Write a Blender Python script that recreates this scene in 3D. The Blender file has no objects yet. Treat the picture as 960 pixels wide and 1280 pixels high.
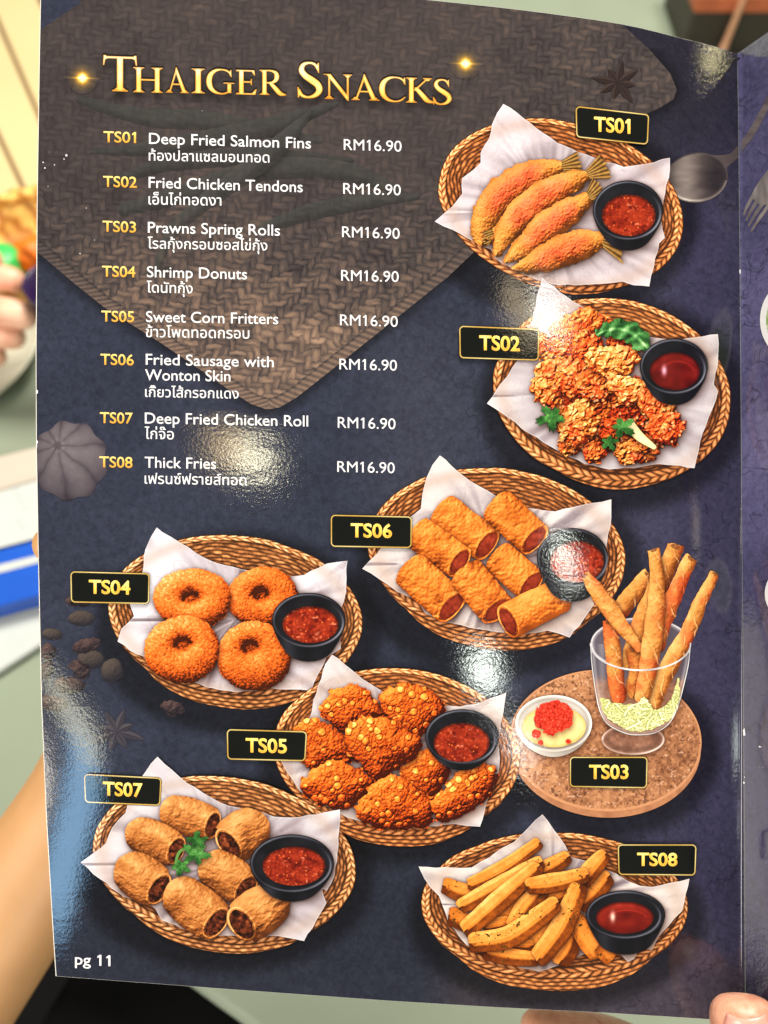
import bpy, math, random
import numpy as np
from mathutils import Vector, Matrix

# ------------------------------------------------------------------ camera, world, lamps, exposure
scene = bpy.context.scene
COL = scene.collection
FPX = 967.0                     # focal length in pixels of the 960 x 1280 photograph
D0 = 0.235                      # metres from the lens to the menu
TILT = math.radians(30)         # the camera looks down, 30 degrees off the vertical
CAM_LOC = Vector((0.0, 0.0, 1.25))
CAM_ROT = Matrix.Rotation(TILT, 3, 'X')
TABLE_Z = 0.75

cam = bpy.data.cameras.new('camera')
camo = bpy.data.objects.new('camera', cam)
COL.objects.link(camo)
camo.location = CAM_LOC
camo.rotation_euler = (TILT, 0, 0)
cam.sensor_fit = 'VERTICAL'
cam.sensor_height = 36
cam.sensor_width = 27
cam.lens = FPX / 1280 * 36
cam.clip_start = 0.01
cam.clip_end = 100
cam.dof.use_dof = True
cam.dof.focus_distance = 0.238
cam.dof.aperture_fstop = 7.5
scene.camera = camo

world = bpy.data.worlds.new('World')
scene.world = world
world.use_nodes = True
wbg = world.node_tree.nodes['Background']
wbg.inputs[0].default_value = (1.0, 0.93, 0.84, 1)
wbg.inputs[1].default_value = 0.20

scene.view_settings.view_transform = 'Standard'
scene.view_settings.look = 'None'
scene.view_settings.exposure = 0.0
scene.view_settings.gamma = 1.0
scene.cycles.max_bounces = 6
scene.cycles.use_denoising = True


def cam2w(p):
    return CAM_ROT @ Vector(p) + CAM_LOC


def smooth(t):
    t = np.clip(t, 0, 1)
    return t * t * (3 - 2 * t)


def page_depth(x, y):
    """distance along the view axis of the sheet of the menu: flat on the left, falling into the fold on the right"""
    x = np.asarray(x, float)
    y = np.asarray(y, float)
    amp = 0.073 + (0.020 - 0.073) * np.clip(y / 1280, -0.1, 1.1)
    xl = np.minimum(x, 926.0)
    d = amp * np.clip((xl - 450) / 476, 0, 1) ** 2.2
    d = d + 0.012 * np.clip((y - 640) / 640, -0.2, 1.1) * np.clip((700 - x) / 700, 0, 1)
    d = d + 0.020 * np.clip((230 - xl) / 230, 0, 1.2) ** 2 * smooth((y - 500) / 500)
    d = d - np.clip(x - 926, 0, None) * 0.0011
    return D0 * (1 + d)


def page_pt(x, y, lift=0.0):
    d = page_depth(x, y) - lift
    return np.stack([(np.asarray(x) - 480) / FPX * d, (640 - np.asarray(y)) / FPX * d, -d], -1)


ROT = np.array([list(r) for r in CAM_ROT])
LOC = np.array(CAM_LOC)


def to_world(p):
    return p @ ROT.T + LOC


def px_at(x, y, depth):
    """a point seen at that pixel, so far along the view axis"""
    return cam2w(((x - 480) / FPX * depth, (640 - y) / FPX * depth, -depth))


def px_on_plane(x, y, z):
    r = CAM_ROT @ Vector(((x - 480) / FPX, (640 - y) / FPX, -1))
    return CAM_LOC + r * ((z - CAM_LOC.z) / r.z)


def mirror_dir(x, y):
    p = page_pt(np.array([x, x + 4, x]), np.array([y, y, y - 4]))
    n = np.cross(p[1] - p[0], p[2] - p[0])
    n /= np.linalg.norm(n)
    v = p[0] / np.linalg.norm(p[0])
    r = v - 2 * np.dot(v, n) * n
    return p[0], r


def lamp(name, loc, target, energy, color, shape='DISK', size=0.1, size_y=None):
    l = bpy.data.lights.new(name, 'AREA')
    l.energy = energy
    l.color = color
    l.shape = shape
    l.size = size
    if size_y:
        l.size_y = size_y
    o = bpy.data.objects.new(name, l)
    COL.objects.link(o)
    o.location = loc
    o.rotation_euler = (Vector(target) - Vector(loc)).to_track_quat('-Z', 'Y').to_euler()
    return o


def glint_lamp(name, x, y, dist, radiance, color, shape='DISK', w=0.1, h=None):
    """a room lamp whose mirror image in the glossy sheet falls at that place of the page"""
    p, r = mirror_dir(x, y)
    loc = cam2w(tuple(p + r * dist))
    tgt = cam2w(tuple(p))
    area = math.pi * w * w / 4 if shape == 'DISK' else w * (h or w)
    return lamp(name, loc, tgt, radiance * math.pi * area, color, shape, w, h)


# main ceiling panel over the far side of the table
key_dir = Vector((0.15, math.sin(math.radians(68)), math.cos(math.radians(68)))).normalized()
mid = (0, 0, -D0)
lamp('ceiling_panel', cam2w(Vector(mid) + key_dir * 1.55), cam2w(mid), 58, (1.0, 0.93, 0.82), 'RECTANGLE', 0.9, 0.5)
key_dir2 = Vector((-0.80, -0.32, 0.52)).normalized()
lamp('side_fill', cam2w(Vector(mid) + key_dir2 * 1.5), cam2w(mid), 17, (1.0, 0.91, 0.78), 'RECTANGLE', 0.7, 0.5)  # added fill from the side, lights the fingers below the sheet; no such fixture
# unseen fill light added low behind the photographer to brighten the fingers
low_dir = Vector((-0.08, -0.85, 0.5)).normalized()
lamp('low_fill', cam2w(Vector(mid) + low_dir * 1.4), cam2w(mid), 10, (1.0, 0.95, 0.88), 'RECTANGLE', 0.6, 0.5)
# downlights that show as glints in the laminate
glint_lamp('downlight', 318, 574, 1.9, 62, (1.0, 0.93, 0.66), w=0.07)
glint_lamp('downlight', 284, 558, 2.0, 17, (1.0, 0.72, 0.35), w=0.10)
glint_lamp('downlight', 684, 394, 1.9, 62, (1.0, 0.95, 0.80), 'RECTANGLE', 0.04, 0.13)
glint_lamp('downlight', 650, 388, 2.1, 9, (1.0, 0.80, 0.5), 'RECTANGLE', 0.10, 0.2)
glint_lamp('downlight', 890, 72, 1.9, 130, (1.0, 0.88, 0.50), 'RECTANGLE', 0.014, 0.035)
glint_lamp('downlight', 604, 838, 1.9, 62, (0.92, 1.0, 0.90), 'RECTANGLE', 0.10, 0.07)
glint_lamp('downlight', 704, 698, 1.9, 62, (0.95, 1.0, 0.88), 'RECTANGLE', 0.05, 0.09)
glint_lamp('downlight', 647, 930, 1.9, 55, (1.0, 1.0, 0.95), 'RECTANGLE', 0.04, 0.07)
glint_lamp('window_light', 92, 898, 1.7, 15, (1.0, 0.97, 0.72), 'RECTANGLE', 0.22, 0.05)
glint_lamp('window_light', 86, 1050, 1.7, 11, (0.34, 0.66, 1.0), 'RECTANGLE', 0.15, 0.38)

# ------------------------------------------------------------------ small numeric toolkit for the printed pictures
def srgb2lin(c):
    c = np.clip(np.asarray(c, float), 0, 1)
    return np.where(c <= 0.04045, c / 12.92, ((c + 0.055) / 1.055) ** 2.4)


def hsh(ix, iy, seed):
    h = (ix.astype(np.int64) * 374761393 + iy.astype(np.int64) * 668265263 + seed * 974634777) & 0xFFFFFFFF
    h = ((h ^ (h >> 13)) * 1274126177) & 0xFFFFFFFF
    h = ((h ^ (h >> 16)) * 2246822519) & 0xFFFFFFFF
    return ((h ^ (h >> 15)) & 0xFFFFFF) / float(0x1000000)


def vn(x, y, seed=0):
    ix = np.floor(x)
    iy = np.floor(y)
    fx = x - ix
    fy = y - iy
    fx = fx * fx * (3 - 2 * fx)
    fy = fy * fy * (3 - 2 * fy)
    a = hsh(ix, iy, seed)
    b = hsh(ix + 1, iy, seed)
    c = hsh(ix, iy + 1, seed)
    d = hsh(ix + 1, iy + 1, seed)
    return (a * (1 - fx) + b * fx) * (1 - fy) + (c * (1 - fx) + d * fx) * fy


def fbm(x, y, sc, octv=3, seed=0):
    """-1..1"""
    s = 0
    a = 1
    t = 0
    for k in range(octv):
        s = s + a * (vn(x / sc + 17.3 * k, y / sc - 9.1 * k, seed + k) * 2 - 1)
        t += a
        a *= 0.55
        sc *= 0.5
    return s / t


def worley(x, y, sc, seed=0, jit=0.9):
    x = x / sc
    y = y / sc
    ix = np.floor(x)
    iy = np.floor(y)
    f1 = np.full(x.shape, 9.0)
    f2 = np.full(x.shape, 9.0)
    idn = np.zeros(x.shape)
    for dx in (-1, 0, 1):
        for dy in (-1, 0, 1):
            cx = ix + dx
            cy = iy + dy
            px = cx + 0.5 + jit * (hsh(cx, cy, seed) - 0.5)
            py = cy + 0.5 + jit * (hsh(cx, cy, seed + 77) - 0.5)
            d = np.hypot(px - x, py - y)
            r = hsh(cx, cy, seed + 191)
            f2 = np.where(d < f1, f1, np.minimum(f2, d))
            idn = np.where(d < f1, r, idn)
            f1 = np.minimum(f1, d)
    return f1, f2, idn


def ramp(t, stops):
    xs = [s[0] for s in stops]
    return np.stack([np.interp(t, xs, [s[1][k] / 255 for s in stops]) for k in range(3)], -1)


def col(c, shape):
    return np.broadcast_to(np.array(c, float) / 255, tuple(shape) + (3,)).copy()


def mix(a, b, t):
    t = np.clip(t, 0, 1)[..., None]
    b = np.asarray(b, float)
    if b.ndim == 1:
        b = b / 255
    return a * (1 - t) + b * t


def blur(a, sig):
    r = int(3 * sig) + 1
    k = np.exp(-0.5 * (np.arange(-r, r + 1) / sig) ** 2)
    k /= k.sum()
    p = np.pad(a, ((r, r), (0, 0)), mode='edge')
    o = sum(k[i] * p[i:i + a.shape[0]] for i in range(2 * r + 1))
    p = np.pad(o, ((0, 0), (r, r)), mode='edge')
    return sum(k[i] * p[:, i:i + a.shape[1]] for i in range(2 * r + 1))


def shift(a, dx, dy):
    b = np.zeros_like(a)
    h, w = a.shape
    ys, yd = (slice(0, h - dy), slice(dy, h)) if dy >= 0 else (slice(-dy, h), slice(0, h + dy))
    xs, xd = (slice(0, w - dx), slice(dx, w)) if dx >= 0 else (slice(-dx, w), slice(0, w + dx))
    b[yd, xd] = a[ys, xs]
    return b


def catmull(pts, n=6, closed=True):
    P = np.array(pts, float)
    m = len(P)
    out = []
    rng = range(m) if closed else range(m - 1)
    for i in rng:
        if closed:
            p0, p1, p2, p3 = P[i - 1], P[i], P[(i + 1) % m], P[(i + 2) % m]
        else:
            p0, p1, p2, p3 = P[max(i - 1, 0)], P[i], P[i + 1], P[min(i + 2, m - 1)]
        for k in range(n):
            t = k / n
            out.append(0.5 * (2 * p1 + (p2 - p0) * t + (2 * p0 - 5 * p1 + 4 * p2 - p3) * t * t + (3 * p1 - p0 - 3 * p2 + p3) * t ** 3))
    if not closed:
        out.append(P[-1])
    return np.array(out)


def seg_dist2(X, Y, a, b):
    ex, ey = b[0] - a[0], b[1] - a[1]
    wx, wy = X - a[0], Y - a[1]
    t = np.clip((wx * ex + wy * ey) / max(ex * ex + ey * ey, 1e-9), 0, 1)
    return (wx - ex * t) ** 2 + (wy - ey * t) ** 2


def loops_sdf(X, Y, loops, winding=True):
    """signed distance to closed outlines (non-zero winding)"""
    d2 = np.full(X.shape, 1e12)
    w = np.zeros(X.shape, int)
    for L in loops:
        n = len(L)
        for i in range(n):
            a = L[i]
            b = L[(i + 1) % n]
            d2 = np.minimum(d2, seg_dist2(X, Y, a, b))
            cr = (b[0] - a[0]) * (Y - a[1]) - (b[1] - a[1]) * (X - a[0])
            w += ((a[1] <= Y) & (b[1] > Y) & (cr > 0)).astype(int)
            w -= ((a[1] > Y) & (b[1] <= Y) & (cr < 0)).astype(int)
    return np.where(w != 0, -1, 1) * np.sqrt(d2)


def poly_sdf(X, Y, pts):
    return loops_sdf(X, Y, [np.asarray(pts, float)])


def ell(X, Y, cx, cy, a, b, rot=0.0):
    """ellipse: approximate signed distance, normalised radius, local angle"""
    c, s = math.cos(rot), math.sin(rot)
    u = (X - cx) * c + (Y - cy) * s
    v = -(X - cx) * s + (Y - cy) * c
    k0 = np.hypot(u / a, v / b)
    k1 = np.hypot(u / a ** 2, v / b ** 2)
    return k0 * (k0 - 1) / np.maximum(k1, 1e-9), k0, np.arctan2(v / b, u / a)


def spine(X, Y, pts, rad, n=8):
    """tapered tube along a smooth line: signed distance, arc length, signed side -1..1, direction"""
    P = catmull(pts, n, False)
    R = catmull([(r, 0) for r in rad], n, False)[:, 0]
    best = np.full(X.shape, 1e9)
    U = np.zeros(X.shape)
    V = np.zeros(X.shape)
    NX = np.zeros(X.shape)
    NY = np.zeros(X.shape)
    acc = 0
    for i in range(len(P) - 1):
        a, b = P[i], P[i + 1]
        e = b - a
        l = math.hypot(*e)
        if l < 1e-6:
            continue
        wx, wy = X - a[0], Y - a[1]
        t = np.clip((wx * e[0] + wy * e[1]) / (l * l), 0, 1)
        r = R[i] + (R[i + 1] - R[i]) * t
        dist = np.hypot(wx - e[0] * t, wy - e[1] * t)
        d = dist - r
        side = (e[0] * wy - e[1] * wx) / l
        m = d < best
        best = np.where(m, d, best)
        U = np.where(m, acc + t * l, U)
        V = np.where(m, np.sign(side) * dist / np.maximum(r, 1e-6), V)
        NX = np.where(m, -e[1] / l, NX)
        NY = np.where(m, e[0] / l, NY)
        acc += l
    return best, U, V, NX, NY, acc


LIGHT = np.array([-0.42, -0.62, 0.66])
LIGHT /= np.linalg.norm(LIGHT)


def lit(nx, ny, nz):
    l = np.sqrt(nx * nx + ny * ny + nz * nz) + 1e-9
    return np.clip((nx * LIGHT[0] + ny * LIGHT[1] + nz * LIGHT[2]) / l, 0, 1)


def lit_h(h, s, gain=1.0):
    gy, gx = np.gradient(h)
    return lit(-gx * s * gain, -gy * s * gain, np.ones_like(h))


# ------------------------------------------------------------------ materials
def new_mat(name):
    m = bpy.data.materials.new(name)
    m.use_nodes = True
    return m, m.node_tree, m.node_tree.nodes['Principled BSDF']


def add_gloss_relief(nt, b, strength=1.0):
    """the orange-peel relief of a glossy laminate, in real size"""
    geo = nt.nodes.new('ShaderNodeNewGeometry')
    n1 = nt.nodes.new('ShaderNodeTexNoise')
    n1.inputs['Scale'].default_value = 1100
    n1.inputs['Detail'].default_value = 3
    n1.inputs['Roughness'].default_value = 0.6
    n2 = nt.nodes.new('ShaderNodeTexNoise')
    n2.inputs['Scale'].default_value = 170
    n2.inputs['Detail'].default_value = 2
    nt.links.new(geo.outputs['Position'], n1.inputs['Vector'])
    st = nt.nodes.new('ShaderNodeMapping')
    st.inputs['Scale'].default_value = (0.45, 1.2, 1.2)
    nt.links.new(geo.outputs['Position'], st.inputs['Vector'])
    nt.links.new(st.outputs['Vector'], n2.inputs['Vector'])
    ma = nt.nodes.new('ShaderNodeMath')
    ma.operation = 'MULTIPLY_ADD'
    ma.inputs[1].default_value = 1.6
    nt.links.new(n2.outputs['Fac'], ma.inputs[0])
    nt.links.new(n1.outputs['Fac'], ma.inputs[2])
    bu = nt.nodes.new('ShaderNodeBump')
    bu.inputs['Strength'].default_value = strength
    bu.inputs['Distance'].default_value = 0.00002
    nt.links.new(ma.outputs[0], bu.inputs['Height'])
    nt.links.new(bu.outputs['Normal'], b.inputs['Normal'])
    return n1, n2


def print_material(name, grain=0.06, scale=1500):
    m, nt, b = new_mat(name)
    at = nt.nodes.new('ShaderNodeVertexColor')
    at.layer_name = 'ink'
    n1, n2 = add_gloss_relief(nt, b)
    g = nt.nodes.new('ShaderNodeTexNoise')
    g.inputs['Scale'].default_value = scale
    g.inputs['Detail'].default_value = 2
    mr = nt.nodes.new('ShaderNodeMapRange')
    mr.inputs['From Min'].default_value = 0.3
    mr.inputs['From Max'].default_value = 0.7
    mr.inputs['To Min'].default_value = 1 - grain
    mr.inputs['To Max'].default_value = 1 + grain
    nt.links.new(g.outputs['Fac'], mr.inputs['Value'])
    mx = nt.nodes.new('ShaderNodeMix')
    mx.data_type = 'RGBA'
    mx.blend_type = 'MULTIPLY'
    mx.inputs['Factor'].default_value = 1
    nt.links.new(at.outputs['Color'], mx.inputs['A'])
    nt.links.new(mr.outputs['Result'], mx.inputs['B'])
    nt.links.new(mx.outputs['Result'], b.inputs['Base Color'])
    b.inputs['Roughness'].default_value = 0.06
    b.inputs['Specular IOR Level'].default_value = 0.5
    return m


M_PRINT = print_material('printed_ink')
M_PAGE = print_material('printed_page', 0.10, 900)


def simple_mat(name, c, rough=0.5, noise=0.12, scale=40, bump=0.0, metallic=0.0, sss=0.0, c2=None):
    m, nt, b = new_mat(name)
    tc = nt.nodes.new('ShaderNodeTexCoord')
    n = nt.nodes.new('ShaderNodeTexNoise')
    n.inputs['Scale'].default_value = scale
    n.inputs['Detail'].default_value = 4
    nt.links.new(tc.outputs['Object'], n.inputs['Vector'])
    cr = nt.nodes.new('ShaderNodeValToRGB')
    l = srgb2lin(np.array(c) / 255)
    l2 = srgb2lin(np.array(c2) / 255) if c2 else np.clip(l * (1 + noise), 0, 1)
    l1 = l if c2 else l * (1 - noise)
    cr.color_ramp.elements[0].position = 0.3
    cr.color_ramp.elements[1].position = 0.7
    cr.color_ramp.elements[0].color = (*l1, 1)
    cr.color_ramp.elements[1].color = (*l2, 1)
    nt.links.new(n.outputs['Fac'], cr.inputs['Fac'])
    nt.links.new(cr.outputs['Color'], b.inputs['Base Color'])
    b.inputs['Roughness'].default_value = rough
    b.inputs['Metallic'].default_value = metallic
    if sss:
        b.inputs['Subsurface Weight'].default_value = sss
        b.inputs['Subsurface Radius'].default_value = (0.010, 0.004, 0.002)
        b.inputs['Subsurface Scale'].default_value = 0.3
    if bump:
        bu = nt.nodes.new('ShaderNodeBump')
        bu.inputs['Strength'].default_value = bump
        bu.inputs['Distance'].default_value = 0.001
        nt.links.new(n.outputs['Fac'], bu.inputs['Height'])
        nt.links.new(bu.outputs['Normal'], b.inputs['Normal'])
    return m


# ------------------------------------------------------------------ the menu: one thing, everything printed on it is a part
def tag(o, label=None, cat=None, group=None, kind=None):
    if label:
        o['label'] = label
    if cat:
        o['category'] = cat
    if group:
        o['group'] = group
    if kind:
        o['kind'] = kind
    return o


def empty(name, loc):
    o = bpy.data.objects.new(name, None)
    o.empty_display_size = 0.02
    COL.objects.link(o)
    o.location = loc
    return o


ROOT_W = Vector(to_world(page_pt(500.0, 1262.0)).tolist())
MENU = empty('menu_booklet', ROOT_W)
tag(MENU, 'glossy dark blue menu opened at a page of snack baskets, held up over the table', 'menu')
RW = np.array(ROOT_W)
LAYER = 0.000005


def link_mesh(name, me, mat, parent):
    me.materials.append(mat)
    o = bpy.data.objects.new(name, me)
    COL.objects.link(o)
    if parent is not None:
        o.parent = parent
    return o


def field_mesh(name, X, Y, d, rgb, level, parent, mat=None):
    """flat printed shape: every grid cell inside the outline, its border pulled onto the outline, one ink colour per vertex"""
    ny, nx = X.shape
    ins = d < 0
    cell = ins[:-1, :-1] | ins[1:, :-1] | ins[:-1, 1:] | ins[1:, 1:]
    if not cell.any():
        return None
    s = X[0, 1] - X[0, 0]
    gy, gx = np.gradient(d, s)
    g2 = np.maximum(gx * gx + gy * gy, 0.25)
    out = np.clip(d, 0, None)
    mv = np.where(d > 0, np.minimum(out / g2, 1.3 * s), 0)
    PX = X - gx * mv
    PY = Y - gy * mv
    used = np.zeros(X.shape, bool)
    used[:-1, :-1] |= cell
    used[1:, :-1] |= cell
    used[:-1, 1:] |= cell
    used[1:, 1:] |= cell
    idx = np.full(X.shape, -1, np.int64)
    idx[used] = np.arange(used.sum())
    co = to_world(page_pt(PX[used], PY[used], level * LAYER)) - RW
    cj, ci = np.nonzero(cell)
    f = np.stack([idx[cj + 1, ci], idx[cj + 1, ci + 1], idx[cj, ci + 1], idx[cj, ci]], -1)
    me = bpy.data.meshes.new(name)
    nv, nf = len(co), len(f)
    me.vertices.add(nv)
    me.vertices.foreach_set('co', co.astype(np.float32).ravel())
    me.loops.add(nf * 4)
    me.loops.foreach_set('vertex_index', f.astype(np.int32).ravel())
    me.polygons.add(nf)
    me.polygons.foreach_set('loop_start', (np.arange(nf) * 4).astype(np.int32))
    me.polygons.foreach_set('loop_total', np.full(nf, 4, np.int32))
    me.polygons.foreach_set('use_smooth', np.ones(nf, bool))
    ca = me.color_attributes.new('ink', 'FLOAT_COLOR', 'POINT')
    c4 = np.ones((nv, 4), np.float32)
    c4[:, :3] = srgb2lin(rgb[used])
    ca.data.foreach_set('color', c4.ravel())
    me.update(calc_edges=True)
    return link_mesh(name, me, mat or M_PRINT, parent)


def grid(x0, y0, x1, y1, s):
    xs = np.arange(x0, x1 + 1e-6, 1.0 / s)
    ys = np.arange(y0, y1 + 1e-6, 1.0 / s)
    return np.meshgrid(xs, ys)


SS = 1.5


class Picture:
    def __init__(self, x0, y0, x1, y1, level, s=SS):
        self.s = s
        self.X, self.Y = grid(x0, y0, x1, y1, s)
        self.items = []
        self.level = level

    def add(self, name, d, rgb, shade=0.55, sig=4.5, off=(2, 4), cast=True, label=None):
        self.items.append(dict(name=name, d=d, rgb=rgb, shade=shade, sig=sig, off=off, cast=cast, label=label))

    def build(self):
        s = self.s
        cum = np.zeros(self.X.shape)
        for it in reversed(self.items):
            if it['shade'] > 0 and cum.any():
                sh = blur(shift(cum, int(it['off'][0] * s), int(it['off'][1] * s)), it['sig'] * s)
                sh2 = blur(cum, it['sig'] * s * 0.4)
                k = 1 - np.clip(it['shade'] * 1.12, 0, .8) * np.clip(0.85 * sh + 0.50 * sh2, 0, 1)
                it['rgb'] = it['rgb'] * k[..., None] ** np.array([0.85, 1.0, 1.05])
            if it['cast']:
                cum = np.maximum(cum, np.clip(0.5 - it['d'] * s, 0, 1))
        # print sharpening, as on any printed photograph
        for it in self.items:
            L = it['rgb'].mean(-1)
            dl = L - 0.5 * blur(L, 0.9 * s) - 0.5 * blur(L, 2.2 * s)
            it['rgb'] = np.clip(it['rgb'] * (1 + np.clip(0.62 * dl / np.maximum(L, .12), -.5, .6))[..., None], 0, 1)
        root = None
        for k, it in enumerate(self.items):
            o = field_mesh(it['name'], self.X, self.Y, it['d'], it['rgb'], self.level + k, MENU if root is None else root)
            if o is None:
                continue
            if root is None:
                root = o
            if it['label']:
                o['label'] = it['label']
        return root


# ---- what is printed: wicker, paper, bowls
WICK = [(0, (78, 45, 24)), (.22, (122, 73, 39)), (.5, (172, 108, 60)), (.75, (206, 147, 95)), (1, (234, 192, 146))]


def wicker(pic, cx, cy, a, b, rot, side, rim=17, tone=1.0, seed=1, sx=0.80, name='wicker_basket_picture', label=None, warm=0.0):
    X, Y = pic.X, pic.Y
    s = pic.s
    wob = fbm(X, Y, 30, 2, seed) * 1.2
    dr, kr, th = ell(X, Y, cx, cy, a, b, rot)
    dr = dr + wob
    # outer wall below the rim: sweep of shrinking ellipses
    d = dr.copy()
    for q in np.linspace(0.15, 1, 7):
        f = 1 - (1 - sx) * q ** 1.6
        dq, _, _ = ell(X, Y, cx, cy + side * q + b * (1 - f) * 0.9 * q, a * f, b * f, rot)
        d = np.minimum(d, dq + wob)
    rimw = rim * (0.72 + 0.28 * np.clip((Y - cy) / b, -1, 1) * 1.0)
    ang = np.unwrap(np.arctan2(np.sin(th), np.cos(th)), axis=0) if False else th
    per = math.pi * (3 * (a + b) - math.sqrt((3 * a + b) * (a + 3 * b)))
    r01 = np.clip(-dr / rimw, -0.2, 1.2)           # 0 outer edge .. 1 inner edge of the rim
    N = round(per / 11.5)
    w = fbm(X, Y, 14, 2, seed + 3) * 0.13
    ph1 = N * ang / (2 * math.pi) + 1.75 * r01 + w
    ph2 = N * ang / (2 * math.pi) - 1.75 * r01 + 0.5 + w
    def strand(ph):
        f = ph - np.floor(ph)
        return np.clip(np.sin(math.pi * f), 0, 1) ** 0.8
    g1 = strand(ph1)
    g2 = strand(ph2)
    e1 = np.clip(np.sin(math.pi * np.clip(r01 / 0.52, 0, 1)), 0, 1) ** 0.6
    e2 = np.clip(np.sin(math.pi * np.clip((r01 - 0.42) / 0.58, 0, 1)), 0, 1) ** 0.6
    v1 = g1 * e1
    v2 = g2 * e2
    tr = np.maximum(v1, v2)
    idn = np.where(v1 > v2, hsh(np.floor(ph1), np.zeros_like(X), seed), hsh(np.floor(ph2), np.ones_like(X), seed))
    rise = (-(Y - cy) / b * 0.08 - (X - cx) / a * 0.05)
    fib = fbm(X + Y * 0.6, (Y - X * 0.4) * 2.2, 3.2, 2, seed + 5) * 0.15
    t_rim = 0.12 + 0.82 * tr ** 1.1 + 0.22 * (idn - 0.5) + rise + fib
    # inner back wall
    rr = np.clip(-dr - rimw, 0, None)
    row = rr / 4.4 + 0.25 * np.sin(ang * 7 + seed) + fbm(X, Y, 22, 2, seed + 9) * 0.35
    nst = round(per / 21)
    st = np.sin(math.pi * (nst * ang / math.pi) + math.pi * np.floor(row))
    f = row - np.floor(row)
    g = np.clip(np.sin(math.pi * f), 0, 1) ** 0.7
    t_in = 0.04 + g ** 1.2 * (0.52 + 0.20 * st) + 0.22 * (hsh(np.floor(row), np.floor(nst * ang / math.pi), seed + 2) - 0.5) + fib - 0.0035 * rr - 0.02 - 0.20 * np.exp(-rr / 9)
    # outer wall
    ro = np.clip(dr, 0, None)
    rowo = ro / 4.8 + fbm(X, Y, 26, 2, seed + 11) * 0.3
    nso = round(per / 24)
    sto = np.sin(math.pi * (nso * (X - cx) / a * 0.33 * 2) + math.pi * np.floor(rowo))
    fo = rowo - np.floor(rowo)
    go = np.clip(np.sin(math.pi * fo), 0, 1) ** 0.7
    t_out = 0.06 + go ** 1.2 * (0.62 + 0.2 * sto) + fib - 0.014 * ro + 0.10
    t_out = t_out - 0.30 * np.exp(-ro / 3.5) - .10
    t = np.where(dr > -1.0, t_out, np.where(r01 < 1.0, t_rim, t_in))
    t = t - 0.25 * np.exp(-((r01 - 1.03) / 0.10) ** 2) * (dr < 0)
    t = t + 0.10 * fbm(X, Y, 9, 3, seed + 14) + 0.06 * fbm(X, Y, 45, 2, seed + 15)
    t = t - 0.10 * np.clip((Y - cy) / b - 0.2, 0, 1) * (dr < 0)
    t = np.clip(t * tone, 0, 1)
    rgb = ramp(t, WICK)
    rgb = rgb * np.array([1 + 0.04 * warm, 1 - 0.03 * warm, 1 - 0.10 * warm])
    pic.add(name, d, rgb, shade=0.55, sig=6, off=(1, 3), label=label)


def liner(pic, pts, c, seed=1, base=(205, 197, 202), n_soft=2, ell_in=None):
    X, Y = pic.X, pic.Y
    P = np.array(pts, float)
    # small ripples on the free edge
    Q = []
    for i in range(len(P)):
        p, q = P[i], P[(i + 1) % len(P)]
        L = np.hypot(*(q - p))
        k = max(1, int(L / 9))
        nrm = np.array([q[1] - p[1], p[0] - q[0]]) / (L + 1e-6)
        for j in range(k):
            t = j / k
            amp = 0.0 if j == 0 else 0.9 * (math.sin(seed * 3.1 + i * 1.7 + j * 2.3))
            Q.append(p + (q - p) * t + nrm * amp)
    d = poly_sdf(X, Y, Q)
    ang = np.arctan2(Y - c[1], (X - c[0]))
    rad = np.hypot(X - c[0], (Y - c[1]) * 1.3)
    wv = np.zeros_like(X)
    for k, am in ((3, .5), (7, .8), (13, .6), (23, .25)):
        wv += am * (vn(ang * k / 1.7 + 40 + rad * 0.006, rad * 0.012 + k, seed + k) - 0.5)
    fold = np.abs(fbm(X + Y * 0.5, Y - X * 0.3, 46, 2, seed + 4))
    crease = np.exp(-(fold / 0.035) ** 2)
    h = wv * np.clip(rad / 110, 0.15, 1.2) * 17 + fbm(X, Y, 50, 2, seed + 30) * 9
    l = lit_h(blur(h, 1.2), pic.s, 0.85)
    t = 0.52 + 0.46 * (l - 0.66) + 0.05 * wv - 0.03 * crease + fbm(X, Y, 5, 2, seed) * 0.012
    c2 = np.abs(fbm(X - Y * .3, Y + X * .4, 19, 3, seed + 61))
    t += 0.05 * (0.3 - c2) - 0.05 * np.exp(-(c2 / 0.03) ** 2)
    t -= 0.10 * smooth(fbm(X, Y, 30, 3, seed + 62) * 2.2 - 0.4) * np.clip(1.3 - rad / 100, 0, 1)
    t += 0.12 * np.clip((rad - 95) / 60, 0, 1) - 0.16 * np.clip(1.15 - rad / 105, 0, 1)
    rgb = ramp(t, [(0, (92, 78, 84)), (.35, (156, 143, 150)), (.62, base), (.85, (226, 220, 224)), (1, (240, 236, 238))])
    # basket glowing through the thin paper where it lies on the wicker
    if ell_in is not None:
        dd, kk, _ = ell(X, Y, *ell_in)
        thr = np.exp(-((kk - 0.93) / 0.07) ** 2) * 0.34
        rgb = mix(rgb, (176, 142, 120), thr)
    rgb = mix(rgb, (232, 228, 228), 0.4 * np.clip(1 + d / 1.6, 0, 1))
    pic.add('paper_liner', d, rgb, shade=0.62, sig=5, off=(3, 4))


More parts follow.
